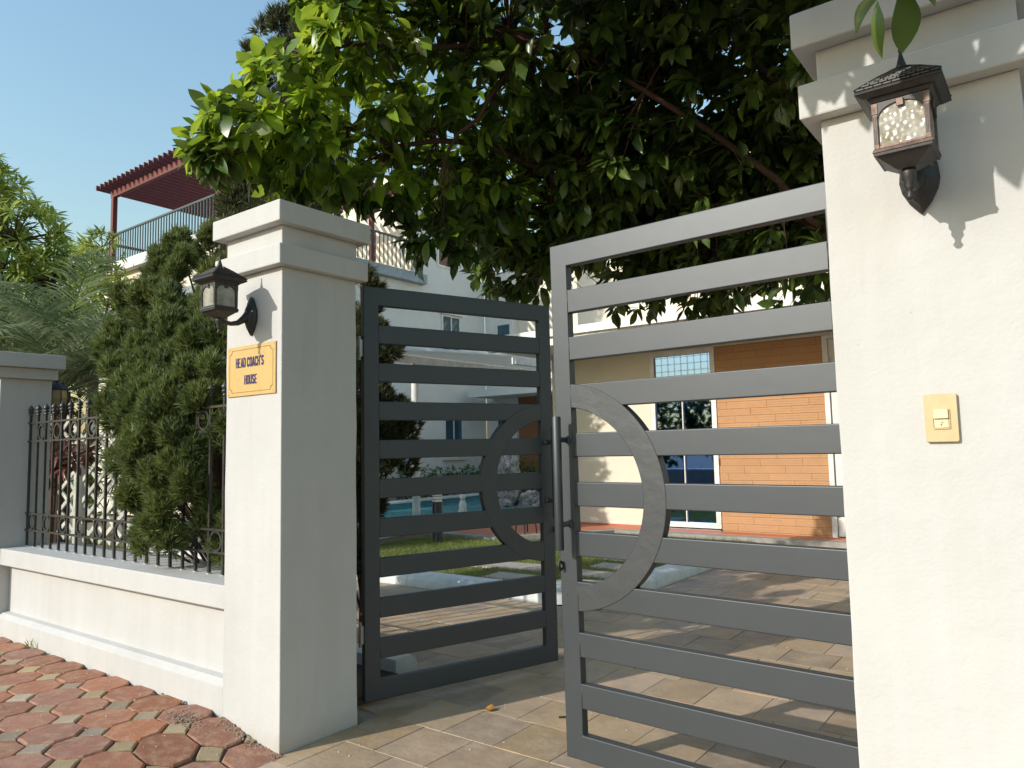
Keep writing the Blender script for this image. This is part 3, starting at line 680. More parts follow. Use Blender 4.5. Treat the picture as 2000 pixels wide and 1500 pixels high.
# far hanging coach lantern behind the shorter pier
fl = empty('garden_lantern', (-6.945, 2.72, 1.98), 'small dark lantern with amber glass half hidden behind the far left pier', 'lantern')
obj('cap', MB().lathe([(.0, .155), (.012, .15), (.014, .12), (.045, .105), (.085, .072), (.10, .055), (.095, .050), (.0, .05)], n=8), LAMPB, fl)
obj('amber_glass', MB().lathe([(.085, .05), (.092, -.02), (.078, -.09), (.05, -.13)], n=8), AMBER, fl)
for k in range(8):
    a = 2*math.pi*k/8
    obj('rib', MB().tube([(r_*math.cos(a), r_*math.sin(a), z) for r_, z in ((.089, .05), (.096, -.02), (.082, -.09), (.053, -.13))], .005, 5), LAMPB, fl)
obj('bracket', MB().tube([(0, -.115, .10), (0, -.10, .165), (0, 0, .18), (0, 0, .15)], .008, 6), LAMPB, fl)
obj('base', MB().lathe([(.055, -.13), (.05, -.15), (.015, -.165), (0, -.18)], n=8), LAMPB, fl)

# ================================================================== NAME PLATE
sg = empty('name_plate', (-3.403, 2.266, 1.888), 'gold plate reading HEAD COACH\'S HOUSE on the left gate pier under its lantern', 'sign')
PW, PH = .2125, .133
obj('plate', MB().box(-PW, PW, -.007, 0, -PH, PH), BRASS, sg, .0012)
a, b, c = .193, .114, .022
pts = []
for (cx, cz, s0) in ((a, b, 0), (-a, b, 1), (-a, -b, 2), (a, -b, 3)):
    for k in range(7):
        t = math.pi + s0*math.pi/2 + (math.pi/2)*(1-k/6) if False else None
# border with scooped corners
def scoop(a, b, c, n=6):
    out = []
    for (sx, sz, t0, t1) in ((1, 1, 270, 180), (-1, 1, 360, 270), (-1, -1, 90, 0), (1, -1, 180, 90)):
        for k in range(n+1):
            t = R(t0+(t1-t0)*k/n); out.append((sx*a+c*math.cos(t), sz*b+c*math.sin(t)))
    return out
o1 = scoop(a, b, c); o2 = scoop(a-.0022, b-.0022, c+.0004)
mb = MB(); n = len(o1); vs = [(x, -.0078, z) for x, z in o1]+[(x, -.0078, z) for x, z in o2]+[(x, -.0070, z) for x, z in o1]+[(x, -.0070, z) for x, z in o2]
mb.add(vs, [(i, (i+1) % n, n+(i+1) % n, n+i) for i in range(n)]+[(i, 2*n+i, 2*n+(i+1) % n, (i+1) % n) for i in range(n)]+[(n+i, n+(i+1) % n, 3*n+(i+1) % n, 3*n+i) for i in range(n)])
obj('border_line', mb, DARKIN, sg)
for sx in (-1, 1):
    for sz in (-1, 1): obj('rivet', MB().lathe([(.0035, 0), (.003, .002), (0, .0028)], (0, 0, 0), 8, M=Matrix.Translation((sx*.200, -.007, sz*.121)) @ Matrix.Rotation(R(90), 4, 'X')), STEEL, sg)
# condensed bold capitals drawn as strokes on a 1 x 1 cell (x 0..1, z 0..1)
ST = .23
def arc(cx, cz, rx, rz, a0, a1, n=10): return [(cx+rx*math.cos(R(a0+(a1-a0)*k/n)), cz+rz*math.sin(R(a0+(a1-a0)*k/n))) for k in range(n+1)]
h = ST/2
GL = {'H': [[(h, 0), (h, 1)], [(1-h, 0), (1-h, 1)], [(h, .5), (1-h, .5)]],
      'E': [[(h, 0), (h, 1)], [(h, 1-h*.55), (1, 1-h*.55)], [(h, h*.55), (1, h*.55)], [(h, .5), (.86, .5)]],
      'A': [[(.08, 0), (.5, 1-.02)], [(.92, 0), (.5, 1-.02)], [(.25, .27), (.75, .27)]],
      'D': [[(h, 0), (h, 1)], [(h, 1-.07)]+arc(.45, .70, .44, .23, 90, 0)+arc(.45, .30, .44, .23, 0, -90)+[(h, .07)]],
      'C': [arc(.5, .72, .38, .21, 0, 180)+arc(.5, .28, .38, .21, 180, 360)],
      'O': [arc(.5, .72, .38, .21, 0, 180)+arc(.5, .28, .38, .21, 180, 360)+[(.88, .72)]],
      'S': [arc(.5, .73, .36, .20, 10, 180)+[(.15, .62), (.5, .5), (.85, .38)]+arc(.5, .27, .36, .20, 0, -170)],
      'U': [[(h, 1), (h, .3)]+arc(.5, .28, .385, .21, 180, 360)+[(1-h, 1)]],
      "'": [[(.5, .78), (.5, 1.08)]]}
def stroke_word(word, x0, z0, cw, ch, gap):
    x = x0
    for ch_ in word:
        if ch_ == ' ': x += cw*.55; continue
        wc = cw*(.35 if ch_ == "'" else 1)
        mb = MB(); tx, tz = .0074, .0088
        for st in GL[ch_]:
            P_ = [Vector((x+(p[0]-.5)*cw+wc/2, 0, z0+p[1]*ch)) for p in st]
            for i in range(len(P_)-1):
                a_, b_ = P_[i], P_[i+1]; d_ = (b_-a_)
                if d_.length < 1e-6: continue
                nrm_ = Vector((-d_.z, 0, d_.x)).normalized(); th = tx*abs(nrm_.x)+tz*abs(nrm_.z)*.72; nrm_ *= th/2; ex = d_.normalized()*(.0 if len(P_) == 2 else .0012)
                q_ = [a_-ex-nrm_, b_+ex-nrm_, b_+ex+nrm_, a_-ex+nrm_]; j = i*.00002
                mb.add([(v.x, -.0082-j, v.z) for v in q_]+[(v.x, -.0071, v.z) for v in q_], [(0, 1, 2, 3), (0, 4, 5, 1), (1, 5, 6, 2), (2, 6, 7, 3), (3, 7, 4, 0)])
        obj('letter', mb, INK, sg); x += wc+gap
stroke_word("HEAD COACH'S", -.134, .018, .0185, .052, .0045)
stroke_word("HOUSE", -.055, -.074, .0185, .050, .0045)

# ================================================================== DOORBELL
db = empty('doorbell', (-.270, 2.266, 1.506), 'gold plastic doorbell plate with music-note button on the right gate pier', 'doorbell')
rc_ = []
def rrect(a, b, r_, n=5): return [(sx*(a-r_)+r_*math.cos(R(t0+90*k/n)), sz*(b-r_)+r_*math.sin(R(t0+90*k/n))) for sx, sz, t0 in ((1, 1, 0), (-1, 1, 90), (-1, -1, 180), (1, -1, 270)) for k in range(n+1)]
MX = Matrix.Rotation(R(90), 4, 'X')
obj('face_plate', MB().prism(rrect(.0385, .0640, .005), 0, .011, inset=.002, M=MX), BELLP, db)
fr = MB(); o_ = rrect(.0205, .0275, .004); i_ = rrect(.0185, .0255, .003); n = len(o_)
fr.add([(x, -.0112-.003, z-.002) for x, z in o_]+[(x, -.0142, z-.002) for x, z in i_]+[(x, -.0108, z-.002) for x, z in o_]+[(x, -.0108, z-.002) for x, z in i_],
       [(i, (i+1) % n, n+(i+1) % n, n+i) for i in range(n)]+[(i, 2*n+i, 2*n+(i+1) % n, (i+1) % n) for i in range(n)]+[(n+i, n+(i+1) % n, 3*n+(i+1) % n, 3*n+i) for i in range(n)])
obj('button_frame', fr, BELLP, db)
obj('rain_hood', MB().prism(rrect(.0175, .0125, .002), 0, .020, inset=.0015, M=Matrix.Translation((0, 0, .0105)) @ MX), BELLB, db)
bt = obj('button', MB().prism(rrect(.0170, .0115, .002), 0, .0135, inset=.0012, M=Matrix.Translation((0, 0, -.0150)) @ MX), BELLB, db)
nt_ = MB(); nt_.tube([(.001, -.0139, -.0185), (.001, -.0139, -.0095)], .0006, 5); nt_.tube([(.001, -.0139, -.0095), (.005, -.0139, -.013)], .0006, 5)
nt_.lathe([(.0019, 0), (.0019, .0006), (0, .0008)], (-.0008, -.0136, -.0185), 8, M=Matrix.Rotation(R(90), 4, 'X')); obj('music_note', nt_, DARKIN, bt)

# ================================================================== RIGHT HOUSE (bungalow wing)
FY = 11.25
rh = empty('cream_house', (-3, FY, 0), 'cream house with orange clad wall and blue glass window seen through the lit gate leaf', 'house')
box('wall', -7.52, -5.56, FY, FY+.25, .0, 3.12, CREAM, rh); box('wall', -1.75, 4, FY, FY+.25, 0, 3.12, CREAM, rh)
box('wall', -5.56, -1.75, FY+.02, FY+.25, 2.99, 3.12, CREAM, rh); box('side_wall', -7.52, -7.27, FY+.252, 16, 0, 3.12, CREAM, rh)
box('backing_wall', -4.42, -2.80, FY+.03, FY+.25, 0, 2.988, BROWN, rh)
box('plinth', -7.53, -5.56, FY-.012, FY+.01, 0, .13, TERRA, rh)
roofp = MB(); qx, qy = rh.location.x, rh.location.y
box('soffit', -7.9, 5, FY-1.28, FY+1.2, 3.121, 3.19, PALE, rh)
for nm, y0, z0, z1, m_ in (('fascia', FY-1.34, 3.10, 3.235, FRAMEW), ('gutter', FY-1.40, 3.2355, 3.30, FRAMEW), ('drip_edge', FY-1.36, 3.3005, 3.36, PALE)):
    box(nm, -7.95, 5, y0, y0+.12, z0, z1, m_, rh, .004)
box('roof_deck', -7.9, 5, FY-1.2, FY+1.5, 3.19, 3.40, PALE, rh)
box('upper_wall', -7.3, 5, FY+.6, FY+.85, 3.41, 6.4, CREAM, rh)
# clad wall tiles, joints recessed
CT = {}
rb = random.Random(21); tw, th = .62, .1105
for r_ in range(27):
    x = -4.42-(r_*.37 % tw) if r_ % 1 == 0 else -4.42
    while x < -2.80:
        a_, b_ = max(x, -4.42), min(x+tw, -2.80)
        if b_-a_ > .03:
            key = round(b_-a_, 3)
            if key not in CT:
                mb = MB(); wv = (b_-a_)/2-.0015
                for g in range(3): mb.box(-wv, wv, -.012, .0, .002+g*.036, .002+g*.036+.032)
                mb.box(-wv, wv, -.008, .0, .002, .108); CT[key] = mb.mesh('cladding_tile', BRICK)
            link('cladding_tile', CT[key], rh, ((a_+b_)/2-qx, .028-qy+FY-rb.uniform(0, .003), r_*th))
        x += tw
# window
def window(par, X0, X1, Z0, Z1, y, mull=(), trans=(), fw=.07, name='window', depth=.08):
    f = MB(); q = par.location
    def bb(a, b, c, d): f.box(a-q.x, b-q.x, y-q.y, y+depth-q.y, c-q.z, d-q.z)
    bb(X0, X1, Z0, Z0+fw); bb(X0, X1, Z1-fw, Z1); bb(X0, X0+fw, Z0+fw+.0005, Z1-fw-.0005); bb(X1-fw, X1, Z0+fw+.0005, Z1-fw-.0005)
    for a in mull: f.box(a-.018-q.x, a+.018-q.x, y+.015-q.y, y+depth-.01-q.y, Z0+fw+.001-q.z, Z1-fw-.001-q.z)
    for a in trans: f.box(X0+fw+.001-q.x, X1-fw-.001-q.x, y+.012-q.y, y+depth-.013-q.y, a-.025-q.z, a+.025-q.z)
    w_ = obj(name, f, FRAMEW, par, .003)
    g = MB(); g.box(X0+fw-.01-q.x, X1-fw+.01-q.x, y+.04-q.y, y+.046-q.y, Z0+fw-.01-q.z, Z1-fw+.01-q.z); obj('pane', g, GLASS, w_)
    return w_
window(rh, -5.556, -4.424, .13, 2.988, FY-.005, mull=(), trans=(), fw=.08)
wn = MB(); wn.box(-5.005-qx, -4.988-qx, .0, .05, .21, 2.25); obj('window_mullion', wn, FRAMEW, rh); wn = MB(); wn.box(-5.47-qx, -4.51-qx, .0, .05, 2.251, 2.275); obj('window_transom', wn, FRAMEW, rh)
box('window_step', -5.56, -4.42, FY-.06, FY-.006, .0, .115, CONC, rh)
# door at the far right
dr = obj('door', MB().box(-2.72-qx, -1.80-qx, .03, .09, .10, 2.93), FRAMEW, rh, .004)
obj('door_frame', MB().box(-2.795-qx, -2.725-qx, -.01, .12, .0, 2.985).box(-2.7245-qx, -1.80-qx, -.01, .12, 2.935, 2.985), FRAMEW, dr, .004)
for z in (.45, 1.5, 2.62): obj('door_hinge', MB().tube([(-2.715-qx, -.012, z-.06), (-2.715-qx, -.012, z+.06)], .012, 6), STEEL, dr)
# room behind the glass
box('room_floor', -6.4, -3.2, FY+.26, 15, .02, .1, mat('room_floor', (.30, .27, .22), .4), rh); box('room_back', -6.4, -3.2, 15, 15.1, .1, 3.1, INSIDE, rh)
box('room_side', -6.4, -6.3, FY+.26, 14.99, .1, 3.1, INSIDE, rh); box('room_side', -3.3, -3.2, FY+.26, 14.99, .1, 3.1, INSIDE, rh); box('room_ceiling', -6.4, -3.2, FY+.26, 15.1, 3.101, 3.12, INSIDE, rh)
so = empty('sofa', (-4.75, 12.5, .1), 'grey green sofa indoors behind the blue glass window of the cream house', 'sofa')
obj('seat', MB().box(-.6, .7, -.4, .4, .08, .42), SOFA, so, .05); obj('backrest', MB().box(-.6, .7, .2, .45, .42, .95), SOFA, so, .06)
for x in (-.68, .62): obj('armrest', MB().box(x, x+.18, -.42, .42, .08, .66), SOFA, so, .05)
for x in (-.28, .34): obj('cushion', MB().box(x-.26, x+.28, -.05, .17, .43, .80), SOFA, so, .06)

# ================================================================== REAR HOUSE (with the red pergola)
hs = empty('terrace_house', (-17, 12, 0), 'pale two storey house with roof terrace rising behind the junipers and left gate pier', 'house')
WX = -14.7
box('wall', -20.6, WX, 9.15, 15.0, 0, 6.20, PALE, hs); box('wall', -20.6, WX+.001, 15.001, 18.2, 0, 9.6, PALE, hs)
box('front_upper_wall', -20.3, WX-.002, 14.93, 15.0, 6.53, 9.55, CREAM, hs)
box('front_skin', -20.6, WX-.003, 9.10, 9.149, 0, 6.19, CREAM, hs)
box('terrace_cornice', -20.85, WX+.22, 8.90, 9.20, 6.20, 6.48, PALE, hs, .01); box('terrace_cornice', WX-.1, WX+.22, 9.201, 15.35, 6.20, 6.48, GREYM, hs, .01)
box('lower_band', -20.8, WX+.05, 9.0, 9.099, 5.15, 5.35, GREYM, hs); box('terrace_floor', -20.5, WX-.1, 9.2, 14.93, 6.20, 6.30, PALE, hs)
def swin(z0, z1, y0, y1, parts, label=None, tr=None):
    q = hs.location; f = MB(); x0, x1 = WX-.0-q.x, WX+.03-q.x; fw = .06
    for a, b, c, d in ((y0, y1, z0, z0+fw), (y0, y1, z1-fw, z1), (y0, y0+fw, z0+fw, z1-fw), (y1-fw, y1, z0+fw, z1-fw), ((y0+y1)/2-.02, (y0+y1)/2+.02, z0+fw, z1-fw)):
        f.box(x0, x1, a-q.y, b-q.y, c, d)
    if tr: f.box(x0, x1, y0+fw-q.y, y1-fw-q.y, tr-.03, tr+.03)
    w_ = obj('window', f, FRAMEW, hs); g = MB(); g.box(x0, x0+.012, y0+fw-q.y, y1-fw-q.y, z0+fw, z1-fw); obj('pane', g, GLASSD, w_)
    return w_
GLASSD = mat('dark_blue_glass', (.02, .09, .13), .05, (.01, .04, .06), 3, .7, spec=1.0)
w1 = swin(1.24, 2.62, 16.2, 17.05, 1); obj('sill', MB().box(WX-hs.location.x, WX+.09-hs.location.x, 16.13-12, 17.12-12, 1.14, 1.235), FRAMEW, w1)
w2 = swin(4.1, 5.48, 16.15, 17.0, 1); obj('window_hood', MB().box(WX-hs.location.x, WX+.1-hs.location.x, 16.08-12, 17.08-12, 5.485, 5.56), FRAMEW, w2)
w3 = swin(6.9, 8.66, 16.0, 17.0, 1, tr=8.36)
bl = MB()
for k in range(26): bl.box(WX+.013-hs.location.x, WX+.026-hs.location.x, 16.07-12, 16.93-12, 6.98+k*.051, 6.98+k*.051+.034)
obj('blind', bl, mat('rust_blind', (.28, .09, .06), .6), w3)
# terrace railing, parts: rails and bars
rl = empty('terrace_railing', (-17, 9.05, 6.48), 'dark green bar railing around the roof terrace under the red pergola', 'railing')
bm_ = MB().box(-.012, .012, -.012, .012, 0, .80).mesh('rail_bar', RAILM)
obj('handrail', MB().box(-3.28, 2.58, -.025, .025, .80, .845), RAILM, rl); obj('handrail', MB().box(2.54, 2.59, .026, 5.85, .80, .845), RAILM, rl)
for k in range(46): link('rail_bar', bm_, rl, (-3.25+k*.128, 0, 0))
for k in range(38): link('rail_bar', bm_, rl, (2.565, .15+k*.152, 0))
# red pergola
pg = empty('red_pergola', (-17, 10, 6.48), 'oxide red slatted pergola over the roof terrace, upper left', 'pergola')
def lb(name, x0, x1, y0, y1, z0, z1, m=REDP, par=pg): q = par.location; return obj(name, MB().box(x0-q.x, x1-q.x, y0-q.y, y1-q.y, z0-q.z, z1-q.z), m, par)
lb('beam', -20.0, -14.5, 9.0, 9.1, 8.32, 8.50); lb('beam', -20.0, -14.5, 13.55, 13.65, 8.32, 8.50)
for x in (-19.9, -14.9): lb('post', x-.06, x+.06, 8.995, 9.11, 6.48, 8.318); lb('post', x-.06, x+.06, 13.545, 13.655, 6.3, 8.318)
sm = MB().box(-.016, .016, -1.84, 3.6, 0, .13).mesh('slat', REDP)
for k in range(26): link('slat', sm, pg, (-20.19+k*.229+17, 10.55-10+.0, 8.502-6.48))
lb('side_rail', -19.95, -19.88, 9.12, 13.54, 7.02, 7.08)
# east wing seen below the leaves
wg = empty('rear_wing', (-9, 20, 0), 'rear wing of the pale house with brown clad wall behind the pond', 'house')
box('wall', -14.69, -13.6, 18.21, 18.5, 0, 7, PALE, wg); box('wall', -13.6, 2, 18.5, 18.8, 3.3, 7, CREAM, wg); box('clad_wall', -13.50, -9, 18.3, 18.6, .05, 3.2, BROWN, wg)
box('corner_post', -13.66, -13.505, 18.2, 18.5, 0, 3.2, FRAMEW, wg); box('wall', -9, 2, 18.45, 18.8, 0, 3.2, CREAM, wg)
box('porch_slab', -14.4, -9, 17.0, 18.19, 3.0, 3.2, PALE, wg)
q_ = wg.location
for X0, X1, Z0, Z1 in ((-14.25, -13.75, .6, 2.4), (-14.2, -13.65, 4.0, 5.35)):
    f = obj('window', MB().box(X0-q_.x, X1-q_.x, 18.18-20, 18.209-20, Z0, Z1), FRAMEW, wg); obj('pane', MB().box(X0+.05-q_.x, X1-.05-q_.x, 18.165-20, 18.1795-20, Z0+.05, Z1-.05), GLASSD, f)
# white louvred awning in the yard
aw = empty('white_awning', (-8.5, 12, 0), 'white louvred garden awning on slim columns seen through the shaded gate leaf', 'awning')
qa = aw.location
def aslope(x): return 3.30-(x+10.0)*.105
ad = Vector((.376, .927, 0)); an = Vector((.927, -.376, 0))
for k in range(27):
    y = 8.4+k*.235; A_ = Vector((-9.97-qa.x, y-qa.y, 3.30)); L_ = 3.6; mb = MB()
    c4 = [A_, A_+ad*L_, A_+ad*L_+an*.05+Vector((0, 0, -.05)), A_+an*.05+Vector((0, 0, -.05))]
    mb.add(c4+[v+Vector((0, 0, .02)) for v in c4], [(0, 1, 2, 3), (7, 6, 5, 4), (0, 4, 5, 1), (1, 5, 6, 2), (2, 6, 7, 3), (3, 7, 4, 0)])
    obj('louvre', mb, LOUV, aw)
mb = MB(); mb.box(-10.0-qa.x, -9.90-qa.x, 8.3-qa.y, 14.6-qa.y, 3.10, 3.24)
obj('side_beam', mb, FRAMEW, aw)
mb = MB(); mb.box(-8.7-qa.x, -8.6-qa.x, 11.6-qa.y, 17.6-qa.y, 3.10, 3.24); obj('side_beam', mb, FRAMEW, aw)
mb = MB(); mb.box(-9.895-qa.x, -7.4-qa.x, 14.5-qa.y, 14.6-qa.y, 3.08, 3.22); obj('cross_beam', mb, FRAMEW, aw)
for x, y, r_ in ((-9.98, 10.20, .075), (-9.90, 14.45, .06), (-7.2, 14.5, .06)):
    c_ = obj('column', MB().tube([(x-qa.x, y-qa.y, 0), (x-qa.x, y-qa.y, 3.1)], r_, 14), FRAMEW, aw); shade(c_, 50)

# ================================================================== GARDEN THINGS
bo = empty('bollard_light', (-7.86, 8.49, .045), 'black bollard light with white louvred head on the lawn behind the left gate leaf', 'bollard light')
shade(obj('post', MB().lathe([(.082, 0), (.078, .01), (.078, .60), (.074, .61)], n=18), BLACKP, bo), 40)
for k in range(4): shade(obj('louvre_ring', MB().lathe([(.078, .612+k*.045), (.080, .618+k*.045), (.072, .640+k*.045), (.050, .650+k*.045)], n=18), FRAMEW, bo), 40)
shade(obj('cap', MB().lathe([(.08, .792), (.082, .80), (.08, .82), (0, .835)], n=18), BLACKP, bo), 40)
def rock(name, loc, s, seed, label, m=ROCK, cat='rock', group=None, parent=None):
    from mathutils import noise
    bm = bmesh.new(); bmesh.ops.create_icosphere(bm, subdivisions=4, radius=1)
    for v in bm.verts:
        n = v.co.normalized(); a = 1+.28*noise.noise(n*1.6+Vector((seed, 0, 0)))+.16*noise.noise(n*4+Vector((0, seed, 0)))+.09*noise.noise(n*9+Vector((0, 0, seed)))
        v.co = Vector((n.x*s[0], n.y*s[1], n.z*s[2]))*a
    me = bpy.data.meshes.new(name); bm.to_mesh(me); bm.free(); me.materials.append(m)
    o = link(name, me, parent, loc)
    if parent is None: tag(o, label, cat, group)
    return o
rock('ornamental_rock', (-11.6, 15.0, .62), (.50, .42, .82), 3.1, 'tall pitted grey ornamental rock standing in the pond')
rk = [(-10.9, 15.2, .12, .35, .25), (-10.5, 15.5, .2, .35, .3), (-10.2, 15.1, .10, .3, .18), (-9.7, 15.4, .15, .4, .25), (-11.3, 14.6, .06, .3, .15), (-10.0, 14.7, .05, .45, .12)]
RL = ['low grey rock just right of the tall ornamental rock in the pond', 'highest of the low rocks piled in the middle of the pond group', 'small round grey rock in the middle of the pond group', 'low rock at the right end of the pond group, seen inside the gate ring', 'flat little rock at the foot of the tall ornamental rock', 'broad flat rock lying in front of the other pond rocks']
for k, (x, y, z, r_, hh) in enumerate(rk): rock('pond_rock', (x, y, z), (r_, r_*.8, hh), 7+k*1.7, RL[k], group='low rocks in the pond')
fg = empty('figurine', (-10.55, 12.2, .03), 'tiny white figurine standing in the blue pool', 'figurine')
obj('body', MB().lathe([(.10, 0), (.11, .06), (.08, .16), (.085, .24), (.06, .30), (.045, .33)], n=12), FRAMEW, fg, smooth=True); obj('head', MB().lathe([(.03, .33), (.06, .36), (.065, .40), (.04, .45), (0, .46)], n=12), FRAMEW, fg, smooth=True)
stl = empty('garden_stool', (-7.0, 9.62, .105), 'small black metal stool on the red terrace seen through the gate ring', 'stool')
obj('seat', MB().lathe([(.0, .40), (.17, .40), (.175, .42), (0, .43)], n=16), BLACKP, stl)
for a_ in (.5, 2.07, 3.64, 5.21): obj('leg', MB().tube([(.13*math.cos(a_), .13*math.sin(a_), .40), (.17*math.cos(a_), .17*math.sin(a_), 0)], .011, 6), BLACKP, stl)
# lattice trellis behind the fence
tr = empty('lattice_trellis', (-10.4, 4.7, 0), 'pale diagonal lattice trellis with post standing in the garden behind the iron fence', 'trellis')
LT = mat('trellis_paint', (.55, .54, .47), .7)
obj('post', MB().box(-.82, -.68, -.05, .07, 0, 1.68), LT, tr, .004)
import itertools
X0_, X1_, Z0_, Z1_ = -1.45, 1.3, .30, 2.05
def clipd(c, s):
    pts = []
    for x in (X0_, X1_):
        z = c+s*x
        if Z0_ <= z <= Z1_: pts.append((x, z))
    for z in (Z0_, Z1_):
        x = (z-c)/s
        if X0_ < x < X1_: pts.append((x, z))
    return pts
for s, yy in ((.62, 0), (-.62, .022)):
    for k in range(-14, 16):
        p_ = clipd(k*.29+.1, s)
        if len(p_) >= 2 and math.dist(p_[0], p_[1]) > .1:
            (xa, za), (xb, zb) = p_[:2]; d_ = Vector((xb-xa, 0, zb-za)).normalized(); n_ = Vector((-d_.z, 0, d_.x))*.028
            A_, B_ = Vector((xa, yy, za)), Vector((xb, yy, zb)); mb = MB()
            mb.add([A_-n_, B_-n_, B_+n_, A_+n_]+[v+Vector((0, .02, 0)) for v in (A_-n_, B_-n_, B_+n_, A_+n_)], [(0, 1, 2, 3), (7, 6, 5, 4), (0, 4, 5, 1), (1, 5, 6, 2), (2, 6, 7, 3), (3, 7, 4, 0)])
            obj('lattice_slat', mb, LT, tr)
# dry leaf on the driveway
dlf = tag(obj('fallen_leaf', (lambda mb: (mb.add([(-.035, 0, .002), (-.012, -.020, .012), (.018, -.018, .020), (.040, 0, .006), (.018, .020, .024), (-.012, .020, .010), (0, 0, .004)],
      [(0, 1, 6), (1, 2, 6), (2, 3, 6), (3, 4, 6), (4, 5, 6), (5, 0, 6)]), mb)[1])(MB()), LEAFDRY), 'curled orange brown leaf lying on the driveway tiles between the gate leaves', 'leaf')
sfm = dlf.modifiers.new('solid', 'SOLIDIFY'); sfm.thickness = .0015; dlf.location = (-2.68, 3.30, .004); dlf.rotation_euler = (.2, .1, 1.1)
# tall sports net across the street (its grid shows in the blue window)
nf = empty('sports_net', (-15.3, -11, 0), 'tall sports net on poles across the street, mirrored in the blue window', 'net')
NM = mat('net_cord', (.03, .05, .06), .8); mb = MB()
for k in range(18): mb.box(-3+k*.34, -3+k*.34+.02, 0, .02, 4.0, 10)
for k in range(18): mb.box(-3, 2.9, .021, .04, 4.0+k*.34, 4.0+k*.34+.02)
kind(obj('net_mesh', mb, NM, nf), 'stuff')
for x in (-3, 2.9): obj('net_pole', MB().tube([(x, 0, -.06), (x, 0, 10.2)], .045, 10), STEEL, nf)

# ================================================================== FOLIAGE
def leaf_template(L_, W_, droop, fold, nseg=4, obov=.6):
    """a leaf along +x: two strips either side of the midrib; returns verts and quad faces"""
    V = []; 
    for i in range(nseg+1):
        t = i/nseg; w_ = W_*(math.sin(math.pi*min(1, max(0, t**obov if obov != 1 else t)))**.8 if 0 < t < 1 else 0.03)
        x = L_*t; z = -droop*L_*t*t
        V += [(x, -w_/2, z+fold*w_), (x, 0, z), (x, w_/2, z+fold*w_)]
    F_ = []
    for i in range(nseg):
        a = 3*i; F_ += [(a, a+3, a+4, a+1), (a+1, a+4, a+5, a+2)]
    return np.array(V, float), np.array(F_, int)
def curl(T, tw, cu):
    V = T[0].copy(); t = V[:, 0]/V[:, 0].max(); a = tw*t; y, z = V[:, 1].copy(), V[:, 2].copy()
    V[:, 1] = y*np.cos(a)-z*np.sin(a)*.3; V[:, 2] = z+y*np.sin(a)+cu*y*y*12; V[:, 1] += .012*np.sin(3*t)*(1 if tw > 0 else -1); return V, T[1]
def bake(name, T, mats, pos, X, N, sc, parent=None, smooth=True):
    """copies of leaf template T at pos with x axis X and normal N (arrays), scaled by sc"""
    V0, F0 = T; n = len(pos)
    X = X/np.linalg.norm(X, axis=1)[:, None]; Yv = np.cross(N, X); Yv /= np.maximum(1e-6, np.linalg.norm(Yv, axis=1))[:, None]; Zv = np.cross(X, Yv)
    V = (pos[:, None, :] + sc[:, None, None]*(V0[None, :, 0:1]*X[:, None, :] + V0[None, :, 1:2]*Yv[:, None, :] + V0[None, :, 2:3]*Zv[:, None, :])).reshape(-1, 3)
    F = (F0[None] + (np.arange(n)*len(V0))[:, None, None]).reshape(-1, F0.shape[1])
    me = npmesh(name, V, F, mats)
    if smooth: me.polygons.foreach_set('use_smooth', np.ones(len(F), bool))
    o = link(name, me, parent); return o
def rosettes(centres, dirs, nleaf, spread, droop, rs):
    """leaf frames whorled around twig ends"""
    P, X, N = [], [], []
    for c, d in zip(centres, dirs):
        d = d/np.linalg.norm(d); a = np.cross(d, [0, 0, 1.]); a = a/max(1e-6, np.linalg.norm(a)) if np.linalg.norm(a) > .05 else np.array([1., 0, 0]); b = np.cross(d, a)
        k = nleaf+rs.integers(-2, 3); ph = rs.uniform(0, 6.28)
        for i in range(k):
            t = ph+2.4*i; e_ = rs.uniform(*spread)
            x = d*math.cos(e_)+(a*math.cos(t)+b*math.sin(t))*math.sin(e_); x = x+np.array([0, 0, -droop*rs.uniform(.4, 1.5)])
            x /= np.linalg.norm(x); P.append(c+d*rs.uniform(-.07, .02)+x*.012)
            n = d*.6+np.array([0, 0, 1.])+rs.normal(0, .25, 3); n = n-x*n.dot(x)
            X.append(x); N.append(n/np.linalg.norm(n))
    return np.array(P), np.array(X), np.array(N)

